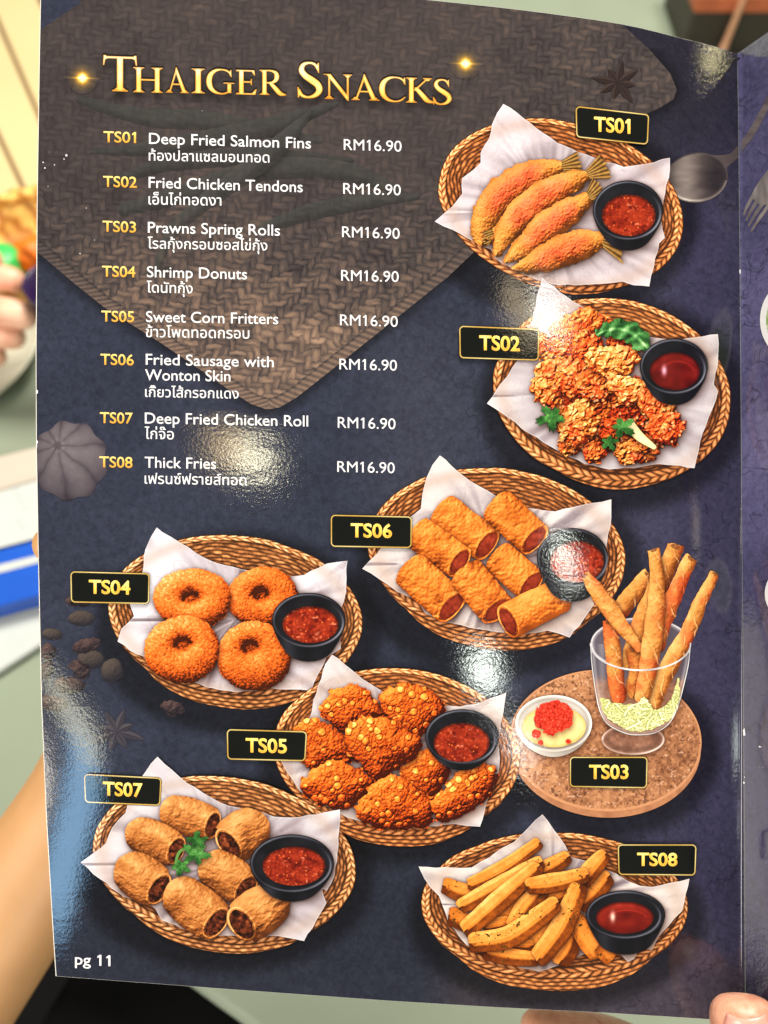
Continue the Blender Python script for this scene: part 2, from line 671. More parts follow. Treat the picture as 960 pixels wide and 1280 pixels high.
def bowl(pic, cx, cy, a, b, scx, scy, sa, sb, ybot, seed=1, smooth_sauce=False, hue=0):
    X, Y = pic.X, pic.Y
    drim, k, th = ell(X, Y, cx, cy, a, b)
    d = drim.copy()
    H = ybot - cy - b
    for q in np.linspace(0.1, 1, 8):
        f = 1 - 0.27 * q ** 1.3
        dq, _, _ = ell(X, Y, cx, cy + (H + b * 0.27) * q, a * f, b * f)
        d = np.minimum(d, dq)
    t = 0.10 + 0.05 * fbm(X, Y, 20, 2, seed)
    # outer wall sheen
    t = t + 0.10 * np.exp(-((X - cx + a * 0.55) / (a * 0.2)) ** 2) * (drim > 0)
    # lip: bright line on the far upper edge, another on the near inner edge
    lip = np.exp(-((drim + 2.2) / 1.3) ** 2)
    t = t + lip * (0.32 * np.clip(-np.sin(th) * 0.7 - np.cos(th) * 0.5, 0, 1) + 0.20 * np.clip(np.sin(th), 0, 1) ** 2 + 0.05)
    d2, k2, th2 = ell(X, Y, cx + (scx - cx) * 0.55, cy + (scy - cy) * 0.55, (a + sa) / 2 + 1, (b + sb) / 2 + 1)
    t = t + np.exp(-((d2) / 1.5) ** 2) * 0.32 * np.clip(np.cos(th2 - 0.35), 0, 1) ** 3
    t = t + (drim < -4) * 0.03
    rgb = ramp(t, [(0, (6, 6, 9)), (.1, (17, 17, 21)), (.3, (54, 55, 64)), (.6, (128, 130, 142)), (1, (225, 226, 232))])
    pic.add('sauce_bowl', d, rgb, shade=0.3, sig=2.5, off=(1, 1))
    ds, ks, ths = ell(X, Y, scx, scy, sa, sb)
    if smooth_sauce:
        h = fbm(X, Y * 1.4, 16, 2, seed + 3)
        t = 0.45 + 0.22 * h + 0.15 * np.clip(-(Y - scy) / sb, -1, 1)
        sp = np.exp(-(((X - scx + sa * 0.42) / 3.2) ** 2 + ((Y - scy + 1) / 6) ** 2))
        arc = np.exp(-((np.hypot((X - scx - 3) / sa, (Y - scy - 5) / sb) - 0.72 + 0.08 * h) / 0.05) ** 2) * (Y < scy)
        rgb = ramp(t + 0.18 * arc, [(0, (50, 8, 6)), (.4, (104, 20, 13)), (.7, (146, 36, 24)), (1, (206, 88, 64))])
        rgb = mix(rgb, (250, 215, 200), sp * 0.9)
    else:
        f1, f2, idn = worley(X, Y, 4.2, seed + 7)
        h = fbm(X, Y, 9, 3, seed + 2)
        t = 0.42 + 0.22 * h + 0.25 * np.clip((f2 - f1) - 0.1, 0, .5) * (idn > .5) - 0.12 * (idn < .2)
        t += 0.12 * np.clip((X - scx) / sa, -1, 1) * 0
        rgb = ramp(t - .03, [(0, (70, 10, 5)), (.35, (130, 32, 14)), (.6, (174, 58, 28)), (.85, (206, 100, 54)), (1, (240, 160, 104))])
        f1, f2, idn = worley(X, Y, 7.0, seed + 17)
        seeds = np.clip((0.20 - f1) * 8, 0, 1) * (idn > 0.72)
        rgb = mix(rgb, (232, 130, 60), seeds * 0.6)
        rgb = mix(rgb, (250, 200, 160), 0.32 * np.clip(fbm(X, Y * 1.5, 6, 2, seed + 31) - 0.45, 0, 1) * 3)
    if hue:
        rgb = rgb * np.array([1 - 0.12 * hue, 1 - 0.2 * hue, 1])
    edge = np.clip(1 + ds / 4.5, 0, 1)
    rgb = rgb * (1 - 0.55 * edge * np.clip(0.75 - 0.6 * np.sin(ths), 0, 1))[..., None]
    pic.add('dipping_sauce', ds, rgb, shade=0)


# ---- what is printed: the food
GOLD = [(0, (70, 24, 6)), (.2, (134, 58, 14)), (.42, (196, 98, 28)), (.62, (229, 138, 54)), (.82, (247, 178, 92)), (1, (255, 218, 150))]


def donut(pic, cx, cy, rx, ry, hx, hy, seed):
    X, Y = pic.X, pic.Y
    s = pic.s
    jag = fbm(X, Y, 4, 2, seed) * 1.5 + fbm(X, Y, 34, 2, seed + 8) * 1.8
    d, k, th = ell(X, Y, cx, cy, rx, ry)
    d = d + jag
    # hole drifts from the outline's centre
    kk = np.clip(1 - k, 0, 1)
    rin = np.hypot((X - hx) / (rx * 0.175), (Y - hy) / (ry * 0.15)) + 0.14 * fbm(X, Y, 7, 2, seed + 71)
    rho = np.clip((rin - 1) / (np.maximum(rin - 1 + kk * 5.0, 1e-3)), 0, 1)
    prof = np.sqrt(np.clip(1 - (2 * rho - 1) ** 2, 0, 1))
    h = prof * rx * 0.42
    f1, f2, idn = worley(X + jag, Y, 3.9, seed + 3)
    w1, w2, wid = worley(X + jag, Y + jag, 2.3, seed + 33)
    bump = (1 - f1) * 1.7 + (1 - w1) * 1.3 + fbm(X, Y, 9, 2, seed + 15) * 1.0
    l = lit_h(blur(h, 1.5) + bump, s, 0.7)
    l0 = lit_h(blur(h, 2.0), s, 0.9)
    t = 0.20 + 0.36 * l0 + 0.40 * (l - 0.5) + 0.10 * (idn - 0.5) + 0.10 * (1 - f1) + 0.20 * (wid - .5)
    t += 0.08 * fbm(X, Y, 15, 3, seed + 72) + .03 - 0.03 + 0.05 * math.sin(seed)
    t -= 0.42 * np.exp(-((rin - 0.5) / 0.75) ** 2)
    t -= 0.16 * np.clip((Y - cy) / ry - 0.25, 0, 1)
    t = np.clip(t, 0, 1)
    rgb = ramp(t, [(0, (64, 22, 6)), (.2, (144, 54, 12)), (.42, (208, 90, 24)), (.62, (230, 120, 44)), (.82, (243, 154, 76)), (1, (255, 204, 140))])
    pic.add('shrimp_donut', d, rgb, shade=0.5, sig=4, off=(2, 4))


def roll(pic, bx, by, fx, fy, R, seed, bulge=0.0, cap=0.46, skin=GOLD, kind='sausage', name='sausage_roll', capshow=1.0):
    X, Y = pic.X, pic.Y
    s = pic.s
    ax, ay = fx - bx, fy - by
    L = math.hypot(ax, ay)
    ax, ay = ax / L, ay / L
    wob = fbm(X, Y, 16, 2, seed) * 1.1 + fbm(X, Y, 4, 2, seed + 3) * 0.5
    u = (X - bx) * ax + (Y - by) * ay
    v = -(X - bx) * ay + (Y - by) * ax
    q = np.clip((u - L / 2) / (L / 2 + R * 0.3), -1.2, 1.2)
    Rl = R * (1 - bulge * q * q)
    Re = R * (1 - bulge)
    vv = np.clip(v / np.maximum(Rl, 1), -1, 1)
    cc = cap * R
    arc = np.sqrt(np.clip(1 - (v / Re) ** 2, 0, 1))
    d = np.maximum(np.maximum(np.abs(v) - Rl, (u - L) - cc * arc), -u - cc * (0.9 + 0.5 * (bulge > 0)) * np.sqrt(np.clip(1 - vv * vv, 0, 1)))
    d = d + wob
    nzz = np.sqrt(np.clip(1 - vv * vv, 0, 1))
    endr = np.clip(-u / (cc + 1), 0, 1) if bulge else 0
    nx = -ay * vv - ax * endr * 0.8
    ny = ax * vv - ay * endr * 0.8
    if kind == 'sausage':
        f1, f2, idn = worley(X, Y, 5.0, seed + 11)
        f1b, _, _ = worley(X, Y, 11, seed + 13)
        bump = (1 - f1) * 1.9 + (1 - f1b) * 2.4 + fbm(X, Y, 6, 3, seed) * 2.4
    else:
        bump = np.abs(fbm(u * 0.55 + wob * 2, v * 1.0, 9, 3, seed + 2)) * -4.2 + fbm(X, Y, 5, 2, seed) * 1.0 + fbm(X, Y, 3, 2, seed + 40) * .7
    gy, gx = np.gradient(bump)
    l = lit(nx * 0.95 - gx * s * 0.42, ny * 0.95 - gy * s * 0.42, nzz + 0.12)
    l0 = lit(nx, ny, nzz + 0.1)
    t = 0.16 + 0.50 * l0 + 0.62 * (l - l0) + 0.09 * fbm(X, Y, 14, 2, seed + 9)
    t -= 0.13 * np.exp(-((u - L) / (R * 0.25)) ** 2) * 0.6
    t -= 0.20 * np.clip(np.abs(vv) - 0.75, 0, 1)
    if kind == 'meat':
        t = t - 0.16 * np.clip(fbm(X, Y, 24, 3, seed + 21), 0, 1) + 0.14 * np.exp(-((vv + .38) / .22) ** 2) * np.clip(.5 + fbm(X, Y, 12, 2, seed + 22), 0, 1) + .02
    if kind == 'sausage':
        t -= 0.26 * np.clip(fbm(X, Y, 22, 2, seed + 21), 0, 1)
        t += 0.10
    rgb = ramp(np.clip(t, 0, 1), skin)
    # the open end
    ce = np.hypot((u - L) / cc, v / Re)
    capm = np.clip((1.0 - ce) * cc * 1.0, 0, 1) * capshow
    inner = np.hypot((u - L - cc * 0.04) / (cc * 0.84), v / (Re * 0.84)) + 0.05 * fbm(X, Y, 5, 2, seed + 6)
    if kind == 'sausage':
        tc = 0.45 + 0.22 * fbm(X, Y, 5, 3, seed + 4) - 0.20 * (u - L) / cc * 0 - 0.25 * np.clip(inner - 0.55, 0, 1) * 1.4 - 0.12 * (v / Re) * np.sign(ax)
        fill = ramp(tc, [(0, (58, 14, 8)), (.35, (120, 36, 18)), (.6, (160, 58, 34)), (1, (206, 110, 72))])
    else:
        f1, f2, idn = worley(X, Y, 4.5, seed + 23)
        tc = 0.30 + 0.34 * (idn - 0.5) + 0.3 * fbm(X, Y, 4, 2, seed + 4) - 0.3 * np.clip(inner - 0.5, 0, 1)
        fill = ramp(tc, [(0, (30, 11, 6)), (.35, (86, 36, 18)), (.6, (132, 62, 32)), (1, (196, 116, 70))])
    rim = ramp(np.clip(t + 0.16 - 0.25 * (ce < 0.9), 0, 1), skin)
    rgb = rgb * (1 - capm[..., None]) + rim * capm[..., None]
    rgb = mix(rgb, fill, np.clip((1 - inner) * cc, 0, 1) * capshow)
    pic.add(name, d, rgb, shade=0.6, sig=4, off=(2, 4))


def fritter(pic, pts, seed):
    X, Y = pic.X, pic.Y
    s = pic.s
    P = catmull(pts, 5)
    f1, f2, idn = worley(X, Y, 11, seed, 0.95)
    d = poly_sdf(X, Y, P) + (f1 - 0.45) * 4.0 + fbm(X, Y, 6, 3, seed) * 4.5
    c = P.mean(0)
    ds = np.clip(-poly_sdf(X, Y, P), 0, 60)
    mx = ds.max()
    h0 = np.sqrt(np.clip(1 - (1 - ds / mx) ** 2, 0, 1)) * mx * 0.8
    kr_ = 0.30 + 0.20 * np.clip((idn - .58) * 2.4, 0, 1)
    kern = np.sqrt(np.clip(1 - (f1 / kr_) ** 2, 0, 1)) * (idn > 0.58)
    jx_ = fbm(X, Y, 6, 2, seed + 90) * 2.5
    g1, g2, gid = worley(X + jx_, Y - jx_, 4.2, seed + 5)
    small = np.sqrt(np.clip(1 - (g1 / 0.55) ** 2, 0, 1)) * (1 - (kern > 0))
    h = h0 + kern * 4.2 - 1.6 * np.exp(-((f1 - kr_) / .08) ** 2) * (idn > .58) + small * 1.3 + fbm(X, Y, 4, 3, seed + 44) * 2.4 + fbm(X, Y, 18, 2, seed + 45) * 5
    l = lit_h(h, s, 0.55)
    l0 = lit_h(blur(h0, 2), s, 0.8)
    t = 0.07 + 0.34 * l0 + 0.62 * (l - 0.45) + 0.24 * kern * (0.5 + idn) * 0.8 + 0.08 * (gid - .5) - 0.10 * (f2 - f1 < 0.1)
    rgb = ramp(np.clip(t, 0, 1), [(0, (62, 16, 4)), (.2, (136, 44, 10)), (.4, (190, 76, 18)), (.6, (220, 112, 34)), (.8, (242, 158, 60)), (1, (255, 208, 112))])
    spec = np.clip(l - 0.90, 0, 1) * 6 * (0.35 + 0.65 * (kern > 0.3))
    rgb = mix(rgb, (255, 226, 150), spec * 0.5)
    pic.add('corn_fritter', d, rgb, shade=0.6, sig=4, off=(2, 4))


FRY = [(0, (92, 38, 8)), (.2, (158, 76, 18)), (.42, (208, 118, 38)), (.62, (229, 144, 58)), (.82, (245, 180, 92)), (1, (254, 214, 142))]


def fry(pic, pts, r, seed, dim=0.0, pepper=0.5):
    X, Y = pic.X, pic.Y
    n = len(pts)
    rad = [r * 0.88] + [r] * (n - 2) + [r * 0.80] if n > 2 else [r, r * 0.85]
    d, U, V, NX, NY, L = spine(X, Y, pts, rad)
    d = d + fbm(X, Y, 18, 2, seed) * 0.9
    # boxy cross-section: flat top, two bevelled flanks
    prof = np.clip(np.abs(V), 0, 1)
    edge_ = 0.30 + 0.12 * math.sin(seed * 1.7)
    sl = np.where(V < -edge_ - .25, -1.1 * smooth((-V - edge_ - .15) / .5), np.where(V > edge_ - .2, 1.25 * smooth((V - edge_ + .25) / .5), 0.12 * np.sign(V)))
    e0 = np.clip(1 - U / (r * 0.9), 0, 1)
    l = lit(NX * sl, NY * sl, np.ones_like(X) * 0.9)
    t = 0.12 + 0.70 * l + 0.11 * fbm(X, Y, 15, 3, seed + 2) + 0.06 * fbm(X, Y, 3, 2, seed + 4) - 0.12 * np.clip(prof - 0.8, 0, 1) * 3 - dim
    t -= 0.10 * np.clip(1 - np.minimum(U, L - U) / (r * 0.6), 0, 1)
    rgb = ramp(np.clip(t, 0, 1), FRY)
    f1, f2, idn = worley(X, Y, 5.0, seed + 31)
    clump = np.clip(fbm(X, Y, 26, 2, seed + 41) * 2.2 + pepper - 0.25, 0, 1)
    fl = np.clip((fbm(X, Y, 3.4, 2, seed + 51) - 0.40) * 7, 0, 1)
    rgb = mix(rgb, (84, 56, 18), fl * clump * 0.9)
    # square-cut ends
    for q0, q1 in ((pts[0], pts[1]), (pts[-1], pts[-2])):
        ex, ey = q1[0] - q0[0], q1[1] - q0[1]
        el = math.hypot(ex, ey)
        pr = ((X - q0[0]) * ex + (Y - q0[1]) * ey) / el + (-(X - q0[0]) * ey + (Y - q0[1]) * ex) / el * 0.35 * math.sin(seed + q0[0])
        d = np.maximum(d, (-pr - r * 0.60) * .9)
        rgb = rgb * (1 - .16 * np.clip(1 - (pr + r * .60) / 3.0, 0, 1))[..., None]
    pic.add('thick_fry', d, rgb, shade=0.68, sig=3.5, off=(2, 3))


def fish(pic, pts, rad, tail, fan, seed, red=1.0):
    X, Y = pic.X, pic.Y
    s = pic.s
    d, U, V, NX, NY, L = spine(X, Y, pts, rad)
    jag = fbm(X, Y, 5, 3, seed) * 1.2 + fbm(X, Y, 16, 2, seed + 2) * 2.4
    d = d + jag - 0.6 + 1.6 * fbm(X, Y, 4, 2, seed + 19) + 1.6 * np.sin(U / 9.0 + seed) * (V > 0)
    p0 = np.array(pts[-1], float)
    p1 = np.array(tail, float)
    ax = p1 - p0
    TL = np.hypot(*ax)
    ax /= TL
    u = (X - p0[0]) * ax[0] + (Y - p0[1]) * ax[1]
    v = -(X - p0[0]) * ax[1] + (Y - p0[1]) * ax[0]
    wdt = rad[-1] * 0.8 + (fan - rad[-1] * 0.8) * np.clip(u / TL, 0, 1.2)
    angv = v / np.maximum(wdt, 1)
    rays = np.abs(np.sin(angv * 9 + seed))
    dt = np.maximum(np.maximum(np.abs(v) - wdt, u - TL * (0.90 + 0.10 * rays + 0.16 * fbm(X, Y, 4, 2, seed))), -u - 9)
    dall = np.minimum(d, dt)
    nz = np.sqrt(np.clip(1 - np.clip(V, -1, 1) ** 2, 0, 1))
    f1, f2, idn = worley(X, Y, 3.2, seed + 3)
    bump = (1 - f1) * 2.0 + fbm(X, Y, 8, 3, seed + 5) * 2.8 + fbm(X, Y, 3, 2, seed + 6)
    gy, gx = np.gradient(bump)
    VV = np.clip(V, -1, 1)
    l = lit(NX * VV - gx * s * 0.5, NY * VV - gy * s * 0.5, nz + 0.1)
    t = 0.10 + 0.64 * l + 0.14 * fbm(X, Y, 12, 3, seed + 8) - 0.16 * np.clip(np.abs(V) - 0.7, 0, 1)
    body = ramp(np.clip(t, 0, 1), [(0, (66, 34, 10)), (.25, (138, 76, 24)), (.5, (198, 122, 48)), (.75, (228, 160, 78)), (1, (248, 204, 130))])
    mid = 1.3 * np.exp(-((VV + 0.08) / 0.66) ** 2) * smooth((U / L - 0.14) / 0.2) * (1 - smooth((U / L - 0.74) / 0.2)) * (0.75 + 0.5 * fbm(X, Y, 9, 3, seed + 12))
    rd = ramp(np.clip(t, 0, 1), [(0, (96, 24, 8)), (.3, (184, 62, 30)), (.6, (230, 104, 62)), (1, (252, 164, 120))])
    body = mix(body, rd, np.clip(mid * red * (1 + .5 * (idn - .5)), 0, 1))
    tt = 0.42 - 0.10 * np.clip(u / TL, 0, 1) + 0.50 * (rays - 0.5) + 0.1 * fbm(X, Y, 4, 2, seed)
    tl = ramp(np.clip(tt, 0, 1), [(0, (48, 32, 12)), (.4, (122, 86, 38)), (.8, (188, 146, 80)), (1, (216, 186, 124))])
    rgb = np.where((d < dt)[..., None], body, tl)
    pic.add('fried_salmon_fin', dall, rgb, shade=0.55, sig=4, off=(2, 3))


def chicken(pic, cx, cy, rx, ry, rot, seed, red=0.5, dark=0.0, name='chicken_piece'):
    X, Y = pic.X, pic.Y
    s = pic.s
    wx = X + fbm(X, Y, 13, 3, seed + 50) * 8
    wy = Y + fbm(X, Y, 13, 3, seed + 60) * 8
    d0, k, th = ell(wx, wy, cx, cy, rx, ry, rot)
    f1, f2, idn = worley(wx, wy, 7.5, seed)
    d = d0 + (f1 - 0.4) * 4.5 + fbm(X, Y, 7, 2, seed + 2) * 2.0
    m = min(rx, ry)
    h0 = np.sqrt(np.clip(1 - np.clip(1 + d0 / m, 0, 1) ** 2, 0, 1)) * m * 0.75
    g1, g2, gid = worley(wx + 3, wy, 4.2, seed + 9)
    flake = np.clip(0.62 - f1, 0, 1) * (idn > 0.35)
    h = h0 + flake * 9.5 + (0.7 - g1) * 2.6 + fbm(X, Y, 9, 3, seed + 4) * 4.2
    l = lit_h(h, s, 0.62)
    t = 0.04 + 0.74 * l + 0.24 * flake + 0.16 * (gid - 0.5) + 0.10 * fbm(X, Y, 12, 2, seed + 15) - dark
    a = ramp(np.clip(t, 0, 1), [(0, (64, 20, 6)), (.22, (140, 56, 16)), (.45, (204, 104, 36)), (.65, (232, 148, 68)), (.85, (249, 192, 116)), (1, (255, 226, 170))])
    b = ramp(np.clip(t, 0, 1), [(0, (74, 12, 4)), (.25, (160, 36, 10)), (.5, (214, 70, 24)), (.75, (240, 116, 54)), (1, (255, 190, 130))])
    rd = 0.85 * smooth(0.32 + 1.7 * fbm(X, Y, 14, 3, seed + 33) + (red - 0.38) * 1.5)
    rgb = mix(a, b, rd)
    n1, n2, nid = worley(X, Y, 5.4, seed + 70)
    nut = np.clip((.36 - n1) * 8, 0, 1) * (nid > 0.6) * (fbm(X, Y, 18, 2, seed + 80) > 0.05)
    rgb = mix(rgb, (244, 200, 140), nut * 0.6)
    pic.add(name, d, rgb, shade=0.66, sig=4, off=(2, 4))


def herb(pic, cx, cy, R, rot, seed, name='coriander_leaf', lobes=5, tone=1.0):
    X, Y = pic.X, pic.Y
    pts = []
    n = 140
    for i in range(n):
        a = i / n * 2 * math.pi
        lob = abs(math.cos(a * lobes / 2 + 0.3)) ** 0.9
        r = R * (0.26 + 0.64 * lob * (0.85 + 0.25 * math.sin(a * 1.0 + seed)) + 0.11 * math.sin(a * lobes * 5 + seed) * lob)
        pts.append((cx + r * math.cos(a + rot), cy + r * 0.86 * math.sin(a + rot)))
    d = poly_sdf(X, Y, pts) + fbm(X, Y, 5, 2, seed) * 0.8
    ang = np.arctan2(Y - cy, X - cx) - rot
    rad = np.hypot(X - cx, Y - cy)
    vein = np.exp(-(np.abs(np.sin(ang * lobes / 2 + 0.3 + math.pi / 2)) * rad / 2.0) ** 2)
    t = 0.45 + 0.34 * fbm(X, Y, 9, 3, seed + 2) + 0.14 * vein + 0.012 * (cy - Y)
    rgb = ramp(np.clip(t * tone, 0, 1), [(0, (14, 40, 14)), (.3, (36, 82, 34)), (.55, (62, 120, 52)), (.8, (104, 164, 84)), (1, (164, 208, 140))])
    pic.add(name, d, rgb, shade=0.3, sig=2.5, off=(1, 2))


def stick(pic, pts, rad, seed, red=0.0, dim=0.0):
    X, Y = pic.X, pic.Y
    s = pic.s
    rad = [v * 0.90 for v in rad]
    d, U, V, NX, NY, L = spine(X, Y, pts, rad)
    d = d + fbm(X, Y, 14, 2, seed) * 1.6 + fbm(X, Y, 5, 2, seed + 1) * .6
    # the upper end is cut open and frayed
    q0, q1 = pts[0], pts[1]
    ex, ey = q1[0] - q0[0], q1[1] - q0[1]
    el = math.hypot(ex, ey)
    pr = ((X - q0[0]) * ex + (Y - q0[1]) * ey) / el + fbm(X, Y, 4, 2, seed + 51) * 2.2 + 0.25 * math.sin(seed) * (-(X - q0[0]) * ey + (Y - q0[1]) * ex) / el
    d = np.maximum(d, -pr - rad[0] * .35)
    VV = np.clip(V, -1, 1)
    nz = np.sqrt(1 - VV * VV)
    wrap = U / 30.0 + VV * 0.55 + fbm(X, Y, 18, 2, seed + 3) * 0.4
    fw = wrap - np.floor(wrap)
    seam = np.exp(-(np.minimum(fw, 1 - fw) / 0.055) ** 2)
    bump = fbm(X, Y, 7, 3, seed + 5) * 2.8 + fbm(X, Y, 3, 2, seed + 6) * .7
    gy, gx = np.gradient(bump)
    l = lit(NX * VV - gx * s * 0.3, NY * VV - gy * s * 0.3, nz + 0.15)
    t = 0.20 + 0.56 * l + 0.14 * fbm(X, Y, 11, 3, seed + 8) - 0.10 * np.roll(seam, 2, 1) - dim + 0.06 * (fw - 0.5)
    a = ramp(np.clip(t, 0, 1), [(0, (84, 36, 12)), (.25, (150, 80, 30)), (.5, (206, 136, 64)), (.75, (232, 178, 102)), (1, (250, 216, 156))])
    b = ramp(np.clip(t, 0, 1), [(0, (92, 20, 8)), (.3, (170, 52, 22)), (.6, (216, 94, 46)), (1, (246, 170, 110))])
    rd = 0.75 * smooth(0.22 + 1.3 * fbm(X, Y, 22, 3, seed + 11) + red - 0.2)
    rgb = mix(a, b, rd)
    ee = np.hypot((pr + rad[0] * .1) / (rad[0] * .42), V / .72)
    rgb = mix(rgb, (118, 62, 30), .75 * np.clip((1 - ee) * 3, 0, 1))
    rgb = mix(rgb, (250, 222, 168), .5 * seam * (VV < .2) * np.clip(.6 + fbm(X, Y, 9, 2, seed + 9), 0, 1))
    pic.add('spring_roll', d, rgb, shade=0.62, sig=3.5, off=(2, 3))


def cr(scale, ox, oy):
    return lambda x, y: (ox + x / scale, oy + y / scale)


def crp(scale, ox, oy, pts):
    return [(ox + x / scale, oy + y / scale) for x, y in pts]


PICS = []
# ------ salmon fins
p = Picture(535, 122, 868, 382, 20)
k, ox, oy = 2.8235, 530, 120
R_ = lambda pts: crp(k, ox, oy, pts)
wicker(p, 701, 256, 156, 104, math.radians(15), 6, rim=15, seed=3, label='printed wicker basket of fried salmon fins with red sauce', warm=1.0)
liner(p, R_([(280, 28), (330, 60), (372, 92), (420, 130), (470, 165), (520, 186), (570, 205), (640, 232), (705, 250), (780, 240), (868, 218), (868, 260), (845, 370), (838, 440), (850, 500), (830, 520), (812, 600), (795, 672), (740, 668), (700, 655), (640, 662), (590, 665), (480, 668), (400, 650), (330, 622), (250, 572), (235, 540), (200, 530), (150, 500), (100, 472), (38, 443), (70, 415), (100, 390), (135, 345), (135, 290), (175, 260), (200, 235), (200, 200), (230, 150), (240, 100), (258, 60)]), (690, 265), 4, (206, 196, 204), ell_in=(701, 256, 156, 104, math.radians(15)))
fish(p, R_([(190, 405), (225, 375), (265, 340)]), [5, 10, 9], R_([(300, 320)])[0], 8, 11, 0.1)
fish(p, R_([(205, 500), (212, 440), (262, 360), (350, 295), (425, 262), (478, 250)]), [10, 16, 20, 20, 14, 6.5], R_([(556, 236)])[0], 17, 12, 1.0)
fish(p, R_([(225, 500), (250, 488), (290, 470)]), [3, 9, 8], R_([(210, 505)])[0], 9, 17, 0.0)
fish(p, R_([(262, 545), (300, 470), (370, 395), (450, 340), (522, 303), (572, 280)]), [6, 15, 20, 19, 13, 6], R_([(646, 246)])[0], 18, 13, 1.05)
fish(p, R_([(298, 580), (350, 540), (420, 475), (490, 420), (548, 385), (578, 360)]), [4, 12, 18, 17.5, 11.5, 6.5], R_([(624, 320)])[0], 15, 14, 1.1)
fish(p, R_([(325, 608), (380, 590), (450, 566), (530, 530), (592, 514), (628, 508)]), [5, 12, 18, 19.5, 15, 9.5], R_([(702, 514)])[0], 26, 15, 0.8)
bowl(p, 785, 263, 44, 37.5, 786, 269, 33.5, 26, 313, 5)
PICS.append(p)

# ------ chicken tendons
p = Picture(602, 338, 926, 622, 60)
k, ox, oy = 2.909, 600, 360
R_ = lambda pts: crp(k, ox, oy, pts)
wicker(p, 765, 490, 150, 117, math.radians(11), 6, rim=16, seed=7, label='printed wicker basket of crispy fried chicken with coriander', tone=0.97, warm=0.7)
liner(p, R_([(225, -40), (290, 15), (340, 50), (390, 80), (470, 140), (540, 160), (640, 182), (700, 190), (780, 180), (865, 168), (866, 240), (865, 280), (850, 350), (866, 375), (845, 440), (822, 500), (800, 560), (780, 655), (700, 645), (650, 640), (590, 650), (470, 660), (380, 640), (280, 590), (180, 530), (100, 470), (25, 420), (60, 370), (100, 320), (135, 265), (140, 200), (190, 120), (205, 40)]), (765, 495), 9, (190, 182, 188), ell_in=(765, 490, 150, 117, math.radians(11)))
for i, (x, y, rx, ry, ro, rd, dk) in enumerate([
    (455, 450, 170, 140, 0, .6, .30), (440, 118, 36, 34, 0, .6, .05), (520, 205, 60, 40, 0.2, .8, .18), (350, 150, 85, 62, -.5, .85, .0), (280, 235, 78, 52, .3, .6, .0),
    (385, 215, 55, 60, .5, .75, .05), (262, 310, 66, 48, -.2, .45, -.03), (235, 375, 56, 46, .4, .35, .02), (330, 330, 60, 72, .2, .6, .02), (405, 360, 62, 60, .3, .7, .06),
    (485, 262, 92, 58, -.1, .35, -.06), (330, 570, 48, 42, 0, .5, .12), (415, 600, 46, 42, 0, .55, .10), (500, 520, 70, 50, .3, .7, .22), (555, 595, 66, 48, .1, .3, .08),
    (640, 560, 70, 40, -.2, .6, .16), (360, 490, 62, 84, .55, .3, -.02), (545, 372, 84, 50, .35, .35, -.05), (640, 430, 76, 56, .7, .55, -.02), (675, 505, 62, 54, -.2, .85, .02)]):
    cx, cy = crp(k, ox, oy, [(x, y)])[0]
    chicken(p, cx, cy, rx / k * 1.12, ry / k * 1.04, ro, 100 + i * 7, rd, dk)
d_, U_, V_, _, _, _ = spine(p.X, p.Y, R_([(545, 490), (575, 535), (632, 578)]), [5, 6, 3])
p.add('spring_onion', d_, ramp(0.6 + 0.3 * (1 - V_ ** 2) + 0.1 * fbm(p.X, p.Y, 5, 2, 3), [(0, (120, 110, 70)), (.6, (214, 200, 140)), (1, (240, 232, 190))]), shade=.3)
d_, U_, V_, _, _, _ = spine(p.X, p.Y, R_([(432, 165), (490, 148), (545, 160), (588, 195), (610, 225)]), [4, 11, 13, 11, 4])
d_ = d_ + 1.7 * np.sin(U_ * .42 + 2 * fbm(p.X, p.Y, 14, 2, 9)) * np.abs(V_) + fbm(p.X, p.Y, 6, 2, 5) * 2
t_ = .40 + .20 * np.sin(U_ * .42 + V_ * 3 + 2 * fbm(p.X, p.Y, 10, 2, 8)) + .3 * fbm(p.X, p.Y, 8, 3, 6) + .3 * np.exp(-(V_ / .2) ** 2)
p.add('lettuce_leaf', d_, ramp(np.clip(t_, 0, 1), [(0, (16, 44, 18)), (.35, (44, 96, 44)), (.65, (86, 146, 78)), (1, (186, 216, 160))]), shade=.3)
herb(p, *R_([(262, 468)])[0], 23, 0.4, 6)
herb(p, *R_([(515, 505)])[0], 19, -.5, 7)
herb(p, *R_([(468, 560)])[0], 14, 1.2, 8, tone=.85)
bowl(p, 842.5, 458, 42.5, 35, 843.5, 464, 31.5, 23.5, 506, 15, True, 1.0)
PICS.append(p)

# ------ sausage in wonton skin
p = Picture(448, 566, 792, 826, 20)
k, ox, oy = 2.8235, 450, 565
R_ = lambda pts: crp(k, ox, oy, pts)
wicker(p, 621, 691, 162, 106, math.radians(7), 18, rim=15, seed=11, label='printed wicker basket of fried sausage rolls with chilli sauce', warm=.6)
liner(p, R_([(282, 12), (320, 46), (360, 80), (420, 120), (480, 155), (560, 190), (640, 205), (690, 210), (750, 195), (820, 180), (887, 167), (887, 230), (872, 320), (860, 430), (830, 530), (790, 590), (740, 655), (700, 640), (660, 630), (600, 640), (560, 640), (480, 635), (420, 625), (300, 600), (230, 570), (215, 545), (200, 520), (130, 492), (70, 450), (8, 412), (60, 360), (100, 300), (170, 235), (215, 200), (220, 150), (235, 90), (256, 45)]), (618, 705), 14, (208, 198, 198), ell_in=(621, 691, 162, 106, math.radians(7)))
rl = [(292, 210, 447, 326, 60), (485, 190, 615, 308, 60), (205, 285, 350, 388, 56), (490, 372, 602, 468, 56), (178, 415, 322, 545, 63), (376, 428, 483, 558, 60), (706, 505, 524, 597, 58)]
